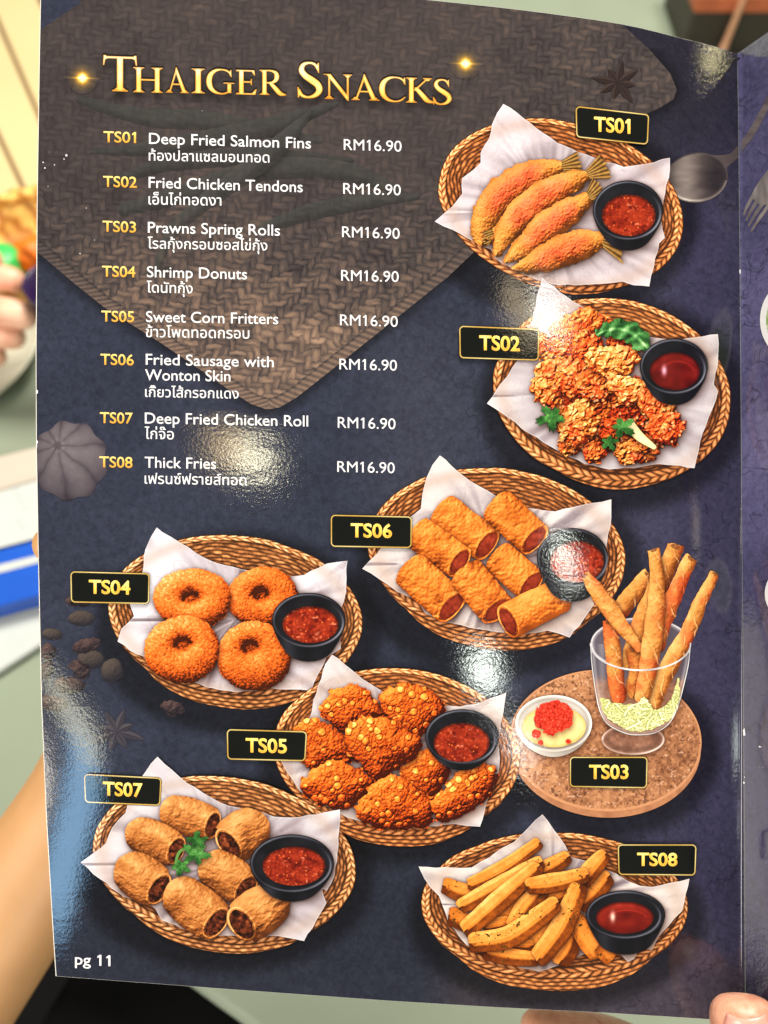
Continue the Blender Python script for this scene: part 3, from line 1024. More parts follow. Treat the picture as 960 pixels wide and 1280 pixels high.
for i, (x0, y0, x1, y1, r) in enumerate(rl):
    a0, a1 = R_([(x0, y0), (x1, y1)])
    roll(p, *a0, *a1, r / k * 1.1, 200 + 13 * i)
bowl(p, 715.6, 697, 44.5, 37, 721, 702, 34, 26, 752, 25)
PICS.append(p)

# ------ shrimp donuts
p = Picture(130, 656, 460, 900, 20)
k, ox, oy = 2.8235, 125, 655
R_ = lambda pts: crp(k, ox, oy, pts)
wicker(p, 294, 769, 160, 100, math.radians(6), 19, rim=15, seed=15, label='printed wicker basket of four breaded shrimp donuts')
liner(p, R_([(200, 12), (245, 42), (290, 70), (335, 100), (380, 125), (440, 145), (500, 160), (580, 178), (660, 185), (720, 180), (800, 140), (873, 130), (870, 190), (868, 240), (850, 300), (852, 380), (850, 440), (800, 470), (770, 530), (745, 588), (670, 584), (600, 580), (540, 590), (480, 594), (400, 580), (300, 552), (280, 525), (230, 500), (130, 460), (62, 415), (75, 370), (120, 325), (105, 282), (125, 230), (150, 170), (160, 90), (180, 45)]), (294, 775), 19, (212, 208, 218), ell_in=(294, 769, 160, 100, math.radians(6)))
for i, (x, y, rx, ry, hx, hy) in enumerate([(575, 260, 120, 106, 570, 252), (325, 262, 131, 102, 322, 262), (545, 465, 126, 119, 532, 437), (290, 443, 128, 113, 295, 425)]):
    (cx, cy), (hx, hy) = R_([(x, y), (hx, hy)])
    donut(p, cx, cy, rx / k * 1.05, ry / k * 1.05, hx, hy, 300 + i * 9)
bowl(p, 386, 775.4, 46, 34.5, 388, 780.7, 35, 23, 827, 35)
PICS.append(p)

# ------ corn fritters
p = Picture(336, 816, 660, 1068, 66)
k, ox, oy = 3.0, 335, 815
R_ = lambda pts: crp(k, ox, oy, pts)
wicker(p, 496, 940, 155, 105, math.radians(5), 15, rim=15, seed=19, label='printed wicker basket of sweet corn fritters', warm=.8)
liner(p, R_([(240, 10), (285, 44), (330, 80), (385, 120), (440, 155), (500, 178), (560, 192), (650, 202), (720, 205), (780, 195), (835, 172), (893, 152), (886, 200), (880, 240), (865, 330), (868, 430), (850, 500), (830, 540), (812, 600), (795, 655), (745, 652), (700, 645), (640, 652), (580, 652), (420, 650), (300, 622), (200, 572), (120, 522), (70, 450), (50, 410), (90, 330), (160, 240), (170, 180), (200, 100), (215, 45)]), (495, 945), 24, (206, 198, 200), ell_in=(496, 940, 155, 105, math.radians(5)))
fr = [[(205, 215), (250, 145), (330, 130), (390, 175), (432, 235), (370, 262), (300, 300), (240, 270)],
      [(430, 170), (500, 128), (580, 140), (640, 185), (648, 235), (590, 300), (560, 318), (480, 280), (440, 230)],
      [(105, 290), (165, 255), (240, 290), (300, 345), (305, 405), (230, 420), (160, 438), (120, 370)],
      [(505, 450), (560, 378), (630, 385), (678, 430), (650, 500), (600, 555), (540, 540)],
      [(300, 300), (350, 258), (450, 255), (520, 300), (566, 335), (545, 390), (480, 430), (410, 472), (350, 420), (310, 370)],
      [(128, 495), (190, 435), (260, 410), (340, 445), (385, 490), (340, 550), (280, 588), (200, 570), (145, 530)],
      [(345, 580), (400, 505), (480, 470), (560, 520), (608, 580), (590, 645), (500, 660), (400, 650), (350, 625)],
      [(618, 570), (680, 500), (750, 425), (820, 430), (852, 465), (820, 540), (740, 600), (660, 628)]]
for i, q in enumerate(fr):
    qc = np.mean(q, 0)
    fritter(p, R_([tuple(qc + (np.array(v) - qc) * 1.09) for v in q]), 400 + 11 * i)
bowl(p, 577.5, 921, 46, 34.5, 577, 928, 35, 24.5, 963, 45)
PICS.append(p)

# ------ chicken rolls
p = Picture(96, 944, 456, 1200, 96)
k, ox, oy = 2.667, 95, 945
R_ = lambda pts: crp(k, ox, oy, pts)
wicker(p, 280, 1075, 166, 104, math.radians(8), 14, rim=15, seed=23, label='printed wicker basket of fried chicken rolls with coriander', tone=1.02)
liner(p, R_([(272, 2), (320, 46), (370, 90), (425, 124), (480, 155), (540, 172), (600, 185), (660, 202), (720, 205), (800, 195), (880, 178), (878, 240), (875, 300), (862, 400), (835, 450), (820, 440), (835, 490), (800, 550), (760, 617), (700, 605), (650, 600), (590, 604), (550, 602), (400, 592), (285, 547), (265, 510), (240, 490), (160, 470), (80, 410), (15, 355), (60, 322), (100, 290), (120, 240), (165, 190), (175, 150), (200, 100), (230, 55), (250, 25)]), (278, 1080), 29, (198, 192, 200), ell_in=(280, 1075, 166, 104, math.radians(8)))
TAN = [(0, (52, 22, 8)), (.2, (108, 56, 22)), (.42, (174, 102, 46)), (.62, (212, 146, 80)), (.82, (238, 188, 124)), (1, (252, 226, 184))]
br = [(325, 185, 450, 228, 54, .40), (590, 235, 512, 292, 66, .42), (212, 258, 328, 312, 54, .45), (180, 380, 272, 440, 64, .42), (460, 370, 562, 440, 60, .42), (348, 465, 462, 552, 66, .42), (652, 490, 556, 556, 68, .48)]
for i, (x0, y0, x1, y1, r, cp) in enumerate(br):
    a0, a1 = R_([(x0 - (x1 - x0) * .07, y0 - (y1 - y0) * .07), (x1 + (x1 - x0) * .04, y1 + (y1 - y0) * .04)])
    roll(p, *a0, *a1, r / k * 1.2, 500 + 17 * i, bulge=.22, cap=cp, skin=TAN, kind='meat', name='chicken_roll')
d_, U_, V_, _, _, _ = spine(p.X, p.Y, R_([(330, 370), (345, 320), (390, 300)]), [1.5, 1.8, 1.2])
p.add('coriander_stalk', d_, col((96, 140, 66), p.X.shape), shade=.2)
herb(p, *R_([(402, 330)])[0], 22, .2, 16)
herb(p, *R_([(405, 285)])[0], 16, 1.0, 17, tone=.8)
herb(p, *R_([(350, 368)])[0], 15, -.6, 18, tone=1.1)
bowl(p, 365, 1079.5, 52.5, 36.5, 367.5, 1082.5, 39.5, 24.5, 1127, 55, hue=.3)
PICS.append(p)

# ------ thick fries
p = Picture(520, 1016, 868, 1250, 20)
k, ox, oy = 2.667, 515, 1015
R_ = lambda pts: crp(k, ox, oy, pts)
wicker(p, 693, 1132, 167, 92, math.radians(1), 17, rim=15, seed=27, label='printed wicker basket of thick fries with ketchup', tone=.95, warm=.6)
liner(p, R_([(435, 8), (472, 58), (510, 110), (530, 150), (590, 165), (640, 190), (680, 205), (720, 230), (760, 246), (800, 250), (860, 236), (925, 222), (912, 275), (900, 330), (855, 380), (820, 420), (800, 460), (760, 455), (740, 490), (720, 500), (690, 470), (640, 500), (600, 462), (560, 480), (520, 503), (420, 532), (300, 502), (180, 442), (120, 370), (105, 320), (90, 280), (60, 250), (40, 220), (22, 182), (80, 186), (130, 185), (200, 185), (230, 165), (260, 150), (300, 120), (340, 100), (390, 50)]), (690, 1130), 34, (214, 204, 200), ell_in=(693, 1132, 167, 92, math.radians(1)))
fz = [([(140, 350), (200, 380)], 27, .14), ([(305, 360), (340, 320), (370, 285)], 28, .22), ([(430, 320), (470, 290), (510, 270)], 28, .20), ([(250, 380), (310, 370)], 22, .2), ([(345, 375), (380, 320), (425, 265)], 30, .08), ([(410, 450), (430, 410), (455, 370)], 28, .14), ([(340, 445), (390, 445)], 20, .2), ([(500, 490), (520, 460), (535, 420)], 28, .12),
      ([(545, 360), (580, 420), (610, 470)], 27, .04), ([(640, 455), (655, 480)], 26, .1), ([(120, 250), (165, 268), (215, 272)], 26, .05), ([(200, 238), (300, 190), (415, 108)], 21, .0), ([(410, 205), (460, 185), (510, 155)], 25, .06), ([(575, 300), (610, 265), (645, 225)], 30, .06), ([(565, 235), (600, 190), (635, 150)], 26, .0),
      ([(172, 310), (280, 252), (420, 172)], 24, .0), ([(188, 385), (290, 295), (410, 190)], 28, -.02), ([(400, 245), (480, 235), (570, 212)], 26, .0), ([(255, 468), (320, 482), (410, 490)], 24, .04), ([(430, 478), (500, 380), (552, 262)], 31, .0), ([(212, 435), (330, 412), (470, 312)], 30, -.03)]
for i, (q, r, dm) in enumerate(fz):
    fry(p, R_(q), r / k * 1.27, 600 + 5 * i, dm, .25 if i % 3 else .6)
bowl(p, 782, 1143.5, 49.5, 30.5, 781, 1147, 36, 20, 1193, 65, True)
PICS.append(p)

# ------ prawn spring rolls in a glass on a cork board
p = Picture(632, 672, 906, 1030, 44)
X, Y = p.X, p.Y
k, ox, oy = 3.4286, 630, 670
R_ = lambda pts: crp(k, ox, oy, pts)
d1, kk, th = ell(X, Y, 757, 925, 120, 88, math.radians(3))
d2, _, _ = ell(X, Y, 757, 934, 119, 88, math.radians(3))
dd = np.minimum(d1, d2)
f1, f2, idn = worley(X, Y, 6, 71)
t = 0.52 + 0.22 * fbm(X, Y, 40, 3, 72) + 0.10 * (idn - .5) + 0.18 * fbm(X, Y, 4, 2, 73) + .12 * (X - 757) / 120 * -.4
rgb = ramp(t, [(0, (76, 44, 30)), (.3, (132, 84, 56)), (.55, (178, 122, 84)), (.8, (204, 150, 108)), (1, (224, 180, 142))])
spk = np.clip((fbm(X, Y, 3.6, 3, 75) - .22 + .25 * fbm(X, Y, 40, 2, 76)) * 5, 0, 1)
rgb = mix(rgb, (92, 54, 38), spk * .55)
w1, w2, wid = worley(X, Y, 8, 77)
rgb = mix(rgb, (216, 178, 152), np.clip((fbm(X, Y, 4.2, 3, 79) - .34) * 5, 0, 1) * .55)
rgb = mix(rgb, (196, 138, 98), (d1 > -2.2) * .9)
rgb = mix(rgb, (150, 96, 66), (d1 > 1) * (0.5 + .4 * (fbm(X, Y, 10, 2, 5))))
p.add('round_board_picture', dd, rgb, shade=.5, sig=6, off=(2, 4), label='printed cork board with prawn spring rolls in a glass and a bowl of dip')
# dip bowl
cx, cy = R_([(213, 803)])[0]
db, kb, tb = ell(X, Y, cx, cy, 48, 35.5)
dw = db.copy()
for q in np.linspace(.1, 1, 8):
    f = 1 - .38 * q ** 1.5
    dq, _, _ = ell(X, Y, cx, cy + 20 * q, 48 * f, 35.5 * f)
    dw = np.minimum(dw, dq)
t = .60 + .10 * fbm(X, Y, 20, 2, 81) - .25 * (db > 0) * np.clip((X - cx) / 40 + .3, 0, 1) - .10 * np.exp(-((db + 5) / 2) ** 2)
t = t + .25 * np.exp(-((db + 1.5) / 1.2) ** 2)
p.add('dip_bowl', dw, ramp(t, [(0, (90, 84, 80)), (.4, (164, 156, 148)), (.65, (206, 200, 192)), (1, (242, 240, 236))]), shade=.3, sig=3)
dc, kc, _ = ell(X, Y, cx + .5, cy + 4, 40, 26)
t = .62 + .2 * fbm(X, Y, 12, 3, 83) - .25 * np.clip(1 + dc / 5, 0, 1)
p.add('cream_dip', dc, ramp(t, [(0, (150, 116, 50)), (.4, (214, 186, 110)), (.7, (236, 216, 150)), (1, (250, 240, 204))]), shade=.35, sig=2.5)
rx, ry = R_([(212, 778)])[0]
f1, f2, idn = worley(X, Y, 3, 85)
dr_, _, _ = ell(X, Y, rx, ry, 25, 19.5, -.2)
dr_ = dr_ + fbm(X, Y, 8, 3, 86) * 5 + (f1 - .4) * 2
for (qx, qy, qr) in ((138, 848, 5.5), (158, 886, 3.2), (277, 880, 3.0), (265, 740, 5)):
    a_, b_ = R_([(qx, qy)])[0]
    dr_ = np.minimum(dr_, np.hypot(X - a_, Y - b_) - qr + fbm(X, Y, 4, 2, 88) * 1.5)
t = .45 + .5 * (.5 - f1) + .3 * (idn - .5)
p.add('roe_topping', dr_, ramp(t, [(0, (120, 16, 10)), (.4, (200, 44, 28)), (.7, (232, 74, 50)), (1, (255, 150, 120))]), shade=0)
# glass, back half
gx, gy = R_([(585, 462)])[0]
GA, GB = 62.5, 33
dg, kg, tg = ell(X, Y, gx, gy, GA, GB)
sp = [(371, 465), (378, 560), (395, 680), (415, 760), (450, 810), (520, 845), (580, 852), (650, 842), (710, 800), (745, 730), (770, 640), (790, 550), (799, 465)]
sp = [tuple(q) for q in catmull(sp, 5, False)]
dbody = np.minimum(poly_sdf(X, Y, R_(sp)), dg)
fx_, fy_ = R_([(553, 872)])[0]
dft, kf, tf = ell(X, Y, fx_, fy_, 39.5, 19.5)
base = ramp(.40 + .15 * fbm(X, Y, 30, 2, 91), [(0, (60, 54, 66)), (.4, (88, 80, 92)), (1, (150, 140, 144))])
brd = ramp(.5 + .2 * fbm(X, Y, 20, 3, 92) + .15 * fbm(X, Y, 4, 2, 93), [(0, (84, 50, 38)), (.5, (142, 98, 78)), (1, (196, 150, 124))])
lowm = smooth((Y - 842) / 16)
gl = mix(base, brd, lowm)
glint = np.exp(-((dbody + 3) / 2.2) ** 2) * .35 + .25 * np.exp(-((X - gx + 48) / 5) ** 2) * (Y > gy)
gl = mix(gl, (214, 210, 212), glint)
gl = mix(gl, (230, 228, 230), np.exp(-((dg + 1.2) / 1.3) ** 2) * .7)
p.add('glass_bowl', dbody, gl, shade=.15, sig=4)
foot = mix(brd, (236, 228, 222), np.exp(-((dft + 1.3) / 1.4) ** 2) * (.35 + .45 * np.clip(np.sin(tf * 1.5 + .6), 0, 1)))
foot = mix(foot, (70, 46, 38), .35 * np.exp(-((dft + 7) / 4) ** 2))
p.items.insert(len(p.items) - 1, dict(name='glass_foot', d=dft, rgb=foot, shade=.25, sig=4, off=(1, 3), cast=True, label=None))
stick(p, R_([(618, 172), (560, 240), (495, 320)]), [12, 13, 13], 700, .0, .10)
stick(p, R_([(735, 48), (650, 240), (590, 380), (540, 540)]), [12, 14, 14, 12], 703, .05, .08)
stick(p, R_([(800, 98), (750, 200), (700, 330), (660, 470)]), [9.5, 11, 11, 10], 706, .45, .0)
stick(p, R_([(560, 480), (580, 560), (560, 660)]), [13, 14, 12], 709, .1, .18)
stick(p, R_([(452, 372), (465, 480), (478, 600), (490, 690)]), [9, 11, 11.5, 10], 712, .45, .04)
stick(p, R_([(352, 172), (400, 240), (480, 350), (578, 480)]), [7, 11, 11.5, 6], 715, .05, -.03)
stick(p, R_([(900, 165), (850, 270), (780, 430), (690, 590), (635, 735)]), [7, 9.5, 11.5, 13, 9], 718, .12, -.02)
stick(p, R_([(643, 62), (655, 200), (648, 350), (625, 520), (592, 690)]), [8, 10.5, 13, 13.5, 10], 721, .08, -.03)
# shredded cabbage
P_ = catmull(R_([(415, 690), (470, 715), (560, 720), (600, 690), (650, 745), (720, 690), (745, 610), (752, 690), (735, 760), (690, 800), (620, 835), (540, 832), (470, 800), (425, 750)]), 5)
dcab = poly_sdf(X, Y, P_) + fbm(X, Y, 5, 2, 95) * 2
rc_ = random.Random(5)
crow = slice(int((862 - Y[0, 0]) * p.s), int((920 - Y[0, 0]) * p.s))
ccol = slice(int((745 - X[0, 0]) * p.s), int((858 - X[0, 0]) * p.s))
cX, cY = X[crow, ccol], Y[crow, ccol]
tcab = np.full(cX.shape, .46) + .1 * fbm(cX, cY, 5, 2, 97)
zc = np.zeros(cX.shape)
for q in range(210):
    bx_, by_ = R_([(rc_.uniform(420, 750), rc_.uniform(640, 835))])[0]
    a_ = rc_.uniform(0, math.pi)
    l_ = rc_.uniform(5, 13)
    kx_, ky_ = math.cos(a_) * l_, math.sin(a_) * l_ * .8
    bend = rc_.uniform(-3, 3)
    dd_, U_, V_, _, _, _ = spine(cX, cY, [(bx_ - kx_, by_ - ky_), (bx_ - math.sin(a_) * bend, by_ + math.cos(a_) * bend), (bx_ + kx_, by_ + ky_)], [.9, 1.15, .8], 3)
    lv = rc_.uniform(.50, .95)
    m_ = dd_ < .25
    tcab = np.where(m_, lv * (1 - .45 * np.clip(np.abs(V_), 0, 1) ** 2), np.where((dd_ < 1.2) & ~m_, tcab * .86, tcab))
t = np.full(X.shape, .5)
t[crow, ccol] = tcab
p.add('shredded_cabbage', dcab, ramp(t, [(0, (110, 112, 60)), (.3, (172, 176, 104)), (.6, (222, 222, 154)), (.85, (242, 240, 196)), (1, (250, 248, 226))]), shade=.3, sig=3)
dline = np.minimum(np.abs(dg) - .75 - .35 * np.sin(tg), np.maximum(np.abs(poly_sdf(X, Y, R_(sp))) - .55, gy + 2 - Y))
dline = np.where((tg < 0) & (np.abs(dg) < 3) & (Y < gy - 2), 3, dline)
p.add('glass_rim', dline, ramp(.5 + .5 * fbm(X, Y, 22, 2, 99) + .2, [(0, (120, 116, 122)), (.5, (184, 182, 186)), (1, (240, 240, 240))]), shade=0, cast=False)
PICS.append(p)

# ------------------------------------------------------------------ the sheet itself and the dim pictures in its background
FOLD = [(921.5, 67), (923, 150), (924.5, 300), (926, 500), (927, 640), (928.5, 800), (930, 960), (931, 1120), (931.5, 1278)]
LEFT_EDGE = [(70.5, 1220), (66, 1150), (58.5, 1020), (52.5, 880), (48.5, 700), (46, 560), (45.5, 450), (47, 250), (50, 60), (52, -40)]
TOP_EDGE = [(52, -40), (180, -33), (300, -24), (420, -12), (535, 0), (655, 13), (775, 30), (850, 47.5), (890, 57.5), (921.5, 67)]
BOTTOM_EDGE = [(931.5, 1278), (895, 1274.5), (760, 1266), (620, 1259), (480, 1250.5), (280, 1236), (70.5, 1220)]
SHEET = [tuple(q) for q in catmull(TOP_EDGE, 4, False)[:-1]] + FOLD[:-1] + BOTTOM_EDGE[:-1] + LEFT_EDGE[:-1]

MATPTS = [(20, -60), (700, -60), (775, 28), (812, 62), (838, 92), (846, 112), (842, 124), (826, 134), (800, 146), (720, 196), (640, 270), (560, 346), (490, 402), (420, 458), (372, 496), (350, 509), (334, 512), (314, 505), (290, 490), (250, 462), (200, 428), (130, 384), (90, 352), (48, 316), (20, 296)]


def mat_sdf(X, Y):
    d = poly_sdf(X, Y, MATPTS)
    # the sheet's dark top corner is not covered by the mat
    d = np.maximum(d, -(poly_sdf(X, Y, [(0, -80), (126, -80), (100, 4), (52, 36), (0, 66)])))
    return d


def mat_rgb(X, Y, d=None):
    if d is None:
        d = mat_sdf(X, Y)
    wx = X + fbm(X, Y, 30, 2, 801) * 5 + fbm(X, Y, 7, 2, 811) * 2.2 + Y * 0.04
    wy = Y + fbm(X, Y, 34, 2, 802) * 5 + fbm(X, Y, 7, 2, 812) * 2.2 - X * 0.05
    a, b = 9.5, 7.6
    i = np.floor(wx / a)
    j = np.floor(wy / b)
    fx = wx / a - i
    fy = wy / b - j
    m = np.mod(i + j, 4)
    hor = m < 2
    along_h = (m + fx) / 2
    m2 = np.mod(i + j - 2, 4)
    along_v = (np.mod(m2, 2) + fy) / 2
    tone = np.where(hor, hsh(j, np.floor((i + j) / 4), 803), hsh(i, np.floor((i + j) / 4) + 50, 804))
    g = np.where(hor, np.sin(math.pi * fy) ** 0.6 * (0.55 + 0.45 * np.sin(math.pi * np.clip(along_h, 0, 1)) ** 0.7),
                 np.sin(math.pi * fx) ** 0.6 * (0.50 + 0.45 * np.sin(math.pi * np.clip(along_v, 0, 1)) ** 0.7) * 0.92)
    fib = np.where(hor, fbm(X * 0.25, wy, 2.4, 2, 805), fbm(wx, Y * 0.25, 2.4, 2, 806))
    t = 0.30 + 0.36 * (g - 0.6) + 0.22 * (tone - 0.5) + 0.16 * fib + 0.12 * fbm(X, Y, 60, 2, 807) + 0.10 * fbm(X, Y, 12, 3, 813)
    # twisted border along the free edge
    rimm = np.clip(1 + d / 15.0, 0, 1)
    ph = (X * 0.75 + Y * 1.0) / 9.0 + d * 0.09
    ph2 = (X * 1.0 - Y * 0.6) / 10.0 - d * 0.09
    lowside = Y > 140
    tb = 0.34 + 0.22 * np.sin(2 * math.pi * np.where(X > 335, ph2, ph)) * 0.6 + 0.08 * fib
    t = np.where((d > -14) & lowside, tb - 0.25 * np.exp(-((d + 14) / 2.5) ** 2), t)
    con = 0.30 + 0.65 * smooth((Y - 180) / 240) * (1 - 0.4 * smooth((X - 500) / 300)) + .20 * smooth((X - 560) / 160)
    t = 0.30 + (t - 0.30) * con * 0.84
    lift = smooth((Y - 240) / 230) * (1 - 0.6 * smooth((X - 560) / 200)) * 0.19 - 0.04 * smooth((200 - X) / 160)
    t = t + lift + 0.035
    return ramp(np.clip(t, 0, 1), [(0, (24, 21, 23)), (.2, (44, 39, 40)), (.35, (64, 57, 57)), (.55, (102, 85, 76)), (.75, (142, 116, 98)), (1, (184, 158, 138))])


# ---- title capitals, drawn as strokes of a broad pen
def rect(X, Y, x0, y0, x1, y1):
    return np.maximum(np.maximum(x0 - X, X - x1), np.maximum(y0 - Y, Y - y1))


def quad(X, Y, pts):
    return poly_sdf(X, Y, pts)


def serif(X, Y, cx, y, w, up):
    """bracketed foot (up=1) or head (up=-1) serif"""
    h = 0.045
    base = rect(X, Y, cx - w, min(y, y + up * h), cx + w, max(y, y + up * h))
    br = quad(X, Y, [(cx - w * 0.85, y + up * h * 0.8), (cx + w * 0.85, y + up * h * 0.8), (cx + w * 0.35, y + up * 0.13), (cx - w * 0.35, y + up * 0.13)])
    return np.minimum(base, br)


def pen(X, Y, pts, rad):
    return spine(X, Y, pts, rad, 7)[0]


def glyph(c, X, Y, w=0.165, t=0.07):
    """capital of height 1 (y up), returns a distance in glyph units"""
    m = np.minimum
    if c == 'T':
        d = rect(X, Y, .40 - w / 2, 0, .40 + w / 2, .97)
        d = m(d, rect(X, Y, .02, .93, .78, 1.0))
        d = m(d, quad(X, Y, [(.0, 1.03), (.055, 1.03), (.13, .94), (.05, .90), (.02, .74), (-.015, .74)]))
        d = m(d, quad(X, Y, [(.80, 1.03), (.745, 1.03), (.67, .94), (.75, .90), (.78, .74), (.815, .74)]))
        return m(d, serif(X, Y, .40, 0, .19, 1))
    if c == 'H':
        d = m(rect(X, Y, .12, 0, .12 + w, 1), rect(X, Y, .68, 0, .68 + w, 1))
        d = m(d, rect(X, Y, .2, .47, .75, .47 + t))
        for cx in (.12 + w / 2, .68 + w / 2):
            d = m(d, m(serif(X, Y, cx, 0, .17, 1), serif(X, Y, cx, 1, .17, -1)))
        return d
    if c == 'A':
        d = quad(X, Y, [(.10, 0), (.10 + t * 1.1, 0), (.47, .94), (.42, 1.06)])
        d = m(d, quad(X, Y, [(.40, 1.06), (.44, 1.06), (.86, 0), (.86 - w * 1.15, 0), (.37, .90)]))
        d = m(d, rect(X, Y, .22, .32, .66, .32 + t))
        return m(d, m(serif(X, Y, .13, 0, .14, 1), serif(X, Y, .77, 0, .18, 1)))
    if c == 'I':
        d = rect(X, Y, .2 - w / 2, 0, .2 + w / 2, 1)
        return m(d, m(serif(X, Y, .2, 0, .18, 1), serif(X, Y, .2, 1, .18, -1)))
    if c in 'CG':
        d = pen(X, Y, [(.84, .80), (.72, .93), (.54, .975), (.34, .93), (.18, .76), (.13, .5), (.18, .25), (.33, .08), (.54, .02), (.72, .07), (.85, .20)], [.03, .04, .035, .06, .085, .095, .085, .06, .035, .035, .02])
        d = m(d, quad(X, Y, [(.83, .98), (.86, .98), (.87, .68), (.83, .70), (.76, .86)]))
        if c == 'G':
            d = m(d, rect(X, Y, .72, .05, .72 + w * .9, .42))
            d = m(d, rect(X, Y, .60, .42, .96, .47))
        return d
    if c == 'E':
        d = rect(X, Y, .12, 0, .12 + w, 1)
        d = m(d, m(rect(X, Y, .03, 0, .62, t), rect(X, Y, .03, 1 - t, .60, 1)))
        d = m(d, rect(X, Y, .2, .48, .50, .48 + t))
        d = m(d, quad(X, Y, [(.50, t * .5), (.64, .0), (.68, .24), (.645, .24)]))
        d = m(d, quad(X, Y, [(.50, 1 - t * .5), (.61, 1.0), (.63, .78), (.595, .78)]))
        return m(d, quad(X, Y, [(.47, .48 + t / 2), (.50, .38), (.53, .38), (.53, .65), (.50, .65)]))
    if c == 'R':
        d = rect(X, Y, .12, 0, .12 + w, 1)
        d = m(d, pen(X, Y, [(.22, .965), (.42, .965), (.58, .89), (.62, .74), (.57, .58), (.42, .49), (.22, .49)], [.035, .04, .07, .085, .07, .04, .035]))
        d = m(d, pen(X, Y, [(.40, .48), (.58, .26), (.74, .07), (.92, .03)], [.06, .085, .085, .03]))
        return m(d, m(serif(X, Y, .2, 0, .17, 1), serif(X, Y, .17, 1, .14, -1)))
    if c == 'S':
        d = pen(X, Y, [(.54, .79), (.47, .93), (.33, .975), (.18, .92), (.13, .77), (.22, .62), (.40, .49), (.54, .37), (.58, .22), (.48, .08), (.30, .02), (.14, .07), (.07, .22)], [.025, .04, .035, .055, .075, .085, .095, .09, .08, .06, .035, .045, .03])
        d = m(d, quad(X, Y, [(.55, .99), (.575, .99), (.58, .70), (.55, .70), (.49, .88)]))
        return m(d, quad(X, Y, [(.06, .0), (.035, .0), (.02, .30), (.055, .30), (.12, .12)]))
    if c == 'N':
        d = m(rect(X, Y, .16, 0, .16 + t, .97), rect(X, Y, .74, 0, .74 + t, 1))
        d = m(d, quad(X, Y, [(.08, 1.0), (.24, 1.0), (.81, .10), (.81, -.05), (.76, -.05)]))
        return m(d, m(serif(X, Y, .195, 0, .14, 1), m(serif(X, Y, .775, 1, .14, -1), rect(X, Y, .02, .955, .2, 1))))
    if c == 'K':
        d = rect(X, Y, .12, 0, .12 + w, 1)
        d = m(d, quad(X, Y, [(.26, .50), (.66, .97), (.74, .97), (.32, .46)]))
        d = m(d, pen(X, Y, [(.36, .56), (.55, .30), (.70, .10), (.90, .03)], [.07, .085, .085, .03]))
        return m(d, m(m(serif(X, Y, .2, 0, .17, 1), serif(X, Y, .2, 1, .17, -1)), serif(X, Y, .70, 1, .14, -1)))


TITLE = [('T', 128.5, 171.5, 113.7, 44), ('H', 166.5, 204, 115.2, 31.5), ('A', 207.5, 236, 115.8, 30.5), ('I', 239.5, 256, 116.4, 31), ('G', 257.5, 293.5, 117.2, 31.5), ('E', 295, 321, 118, 31),
         ('R', 324.5, 358, 118.5, 31.5), ('S', 371.5, 403, 122, 45), ('N', 404.5, 440.5, 123.6, 31.5), ('A', 439.5, 474.5, 125, 31), ('C', 473.5, 507, 126.8, 31.5), ('K', 507.5, 543.5, 128.2, 31.5), ('S', 541, 564.5, 130.6, 32)]
EXT = {'T': (-.015, .815), 'H': (.03, .94), 'A': (-.01, .95), 'I': (.02, .38), 'G': (.03, .97), 'C': (.03, .87), 'E': (.03, .68), 'R': (.03, .95), 'S': (.02, .66), 'N': (.02, .92), 'K': (.03, .93)}


def title_sdf(X, Y):
    D = np.full(X.shape, 20.0)
    xs = X[0]
    for c, x0, x1, yb, h in TITLE:
        i0, i1 = np.searchsorted(xs, [x0 - 8, x1 + 8])
        sx = X[:, i0:i1]
        sy = Y[:, i0:i1]
        if sx.size == 0:
            continue
        e0, e1 = EXT[c]
        k = (x1 - x0) / (e1 - e0)
        gx = (sx - x0) / k + e0
        gy = (yb + (sx - x0) * 0.03 - sy) / h
        d = glyph(c, gx, gy, w=0.165 * h / k if False else 0.155, t=0.07) * (0.5 * k + 0.5 * h)
        D[:, i0:i1] = np.minimum(D[:, i0:i1], d)
    return D


SPARK = [(103, 97.5), (582, 79.5)]


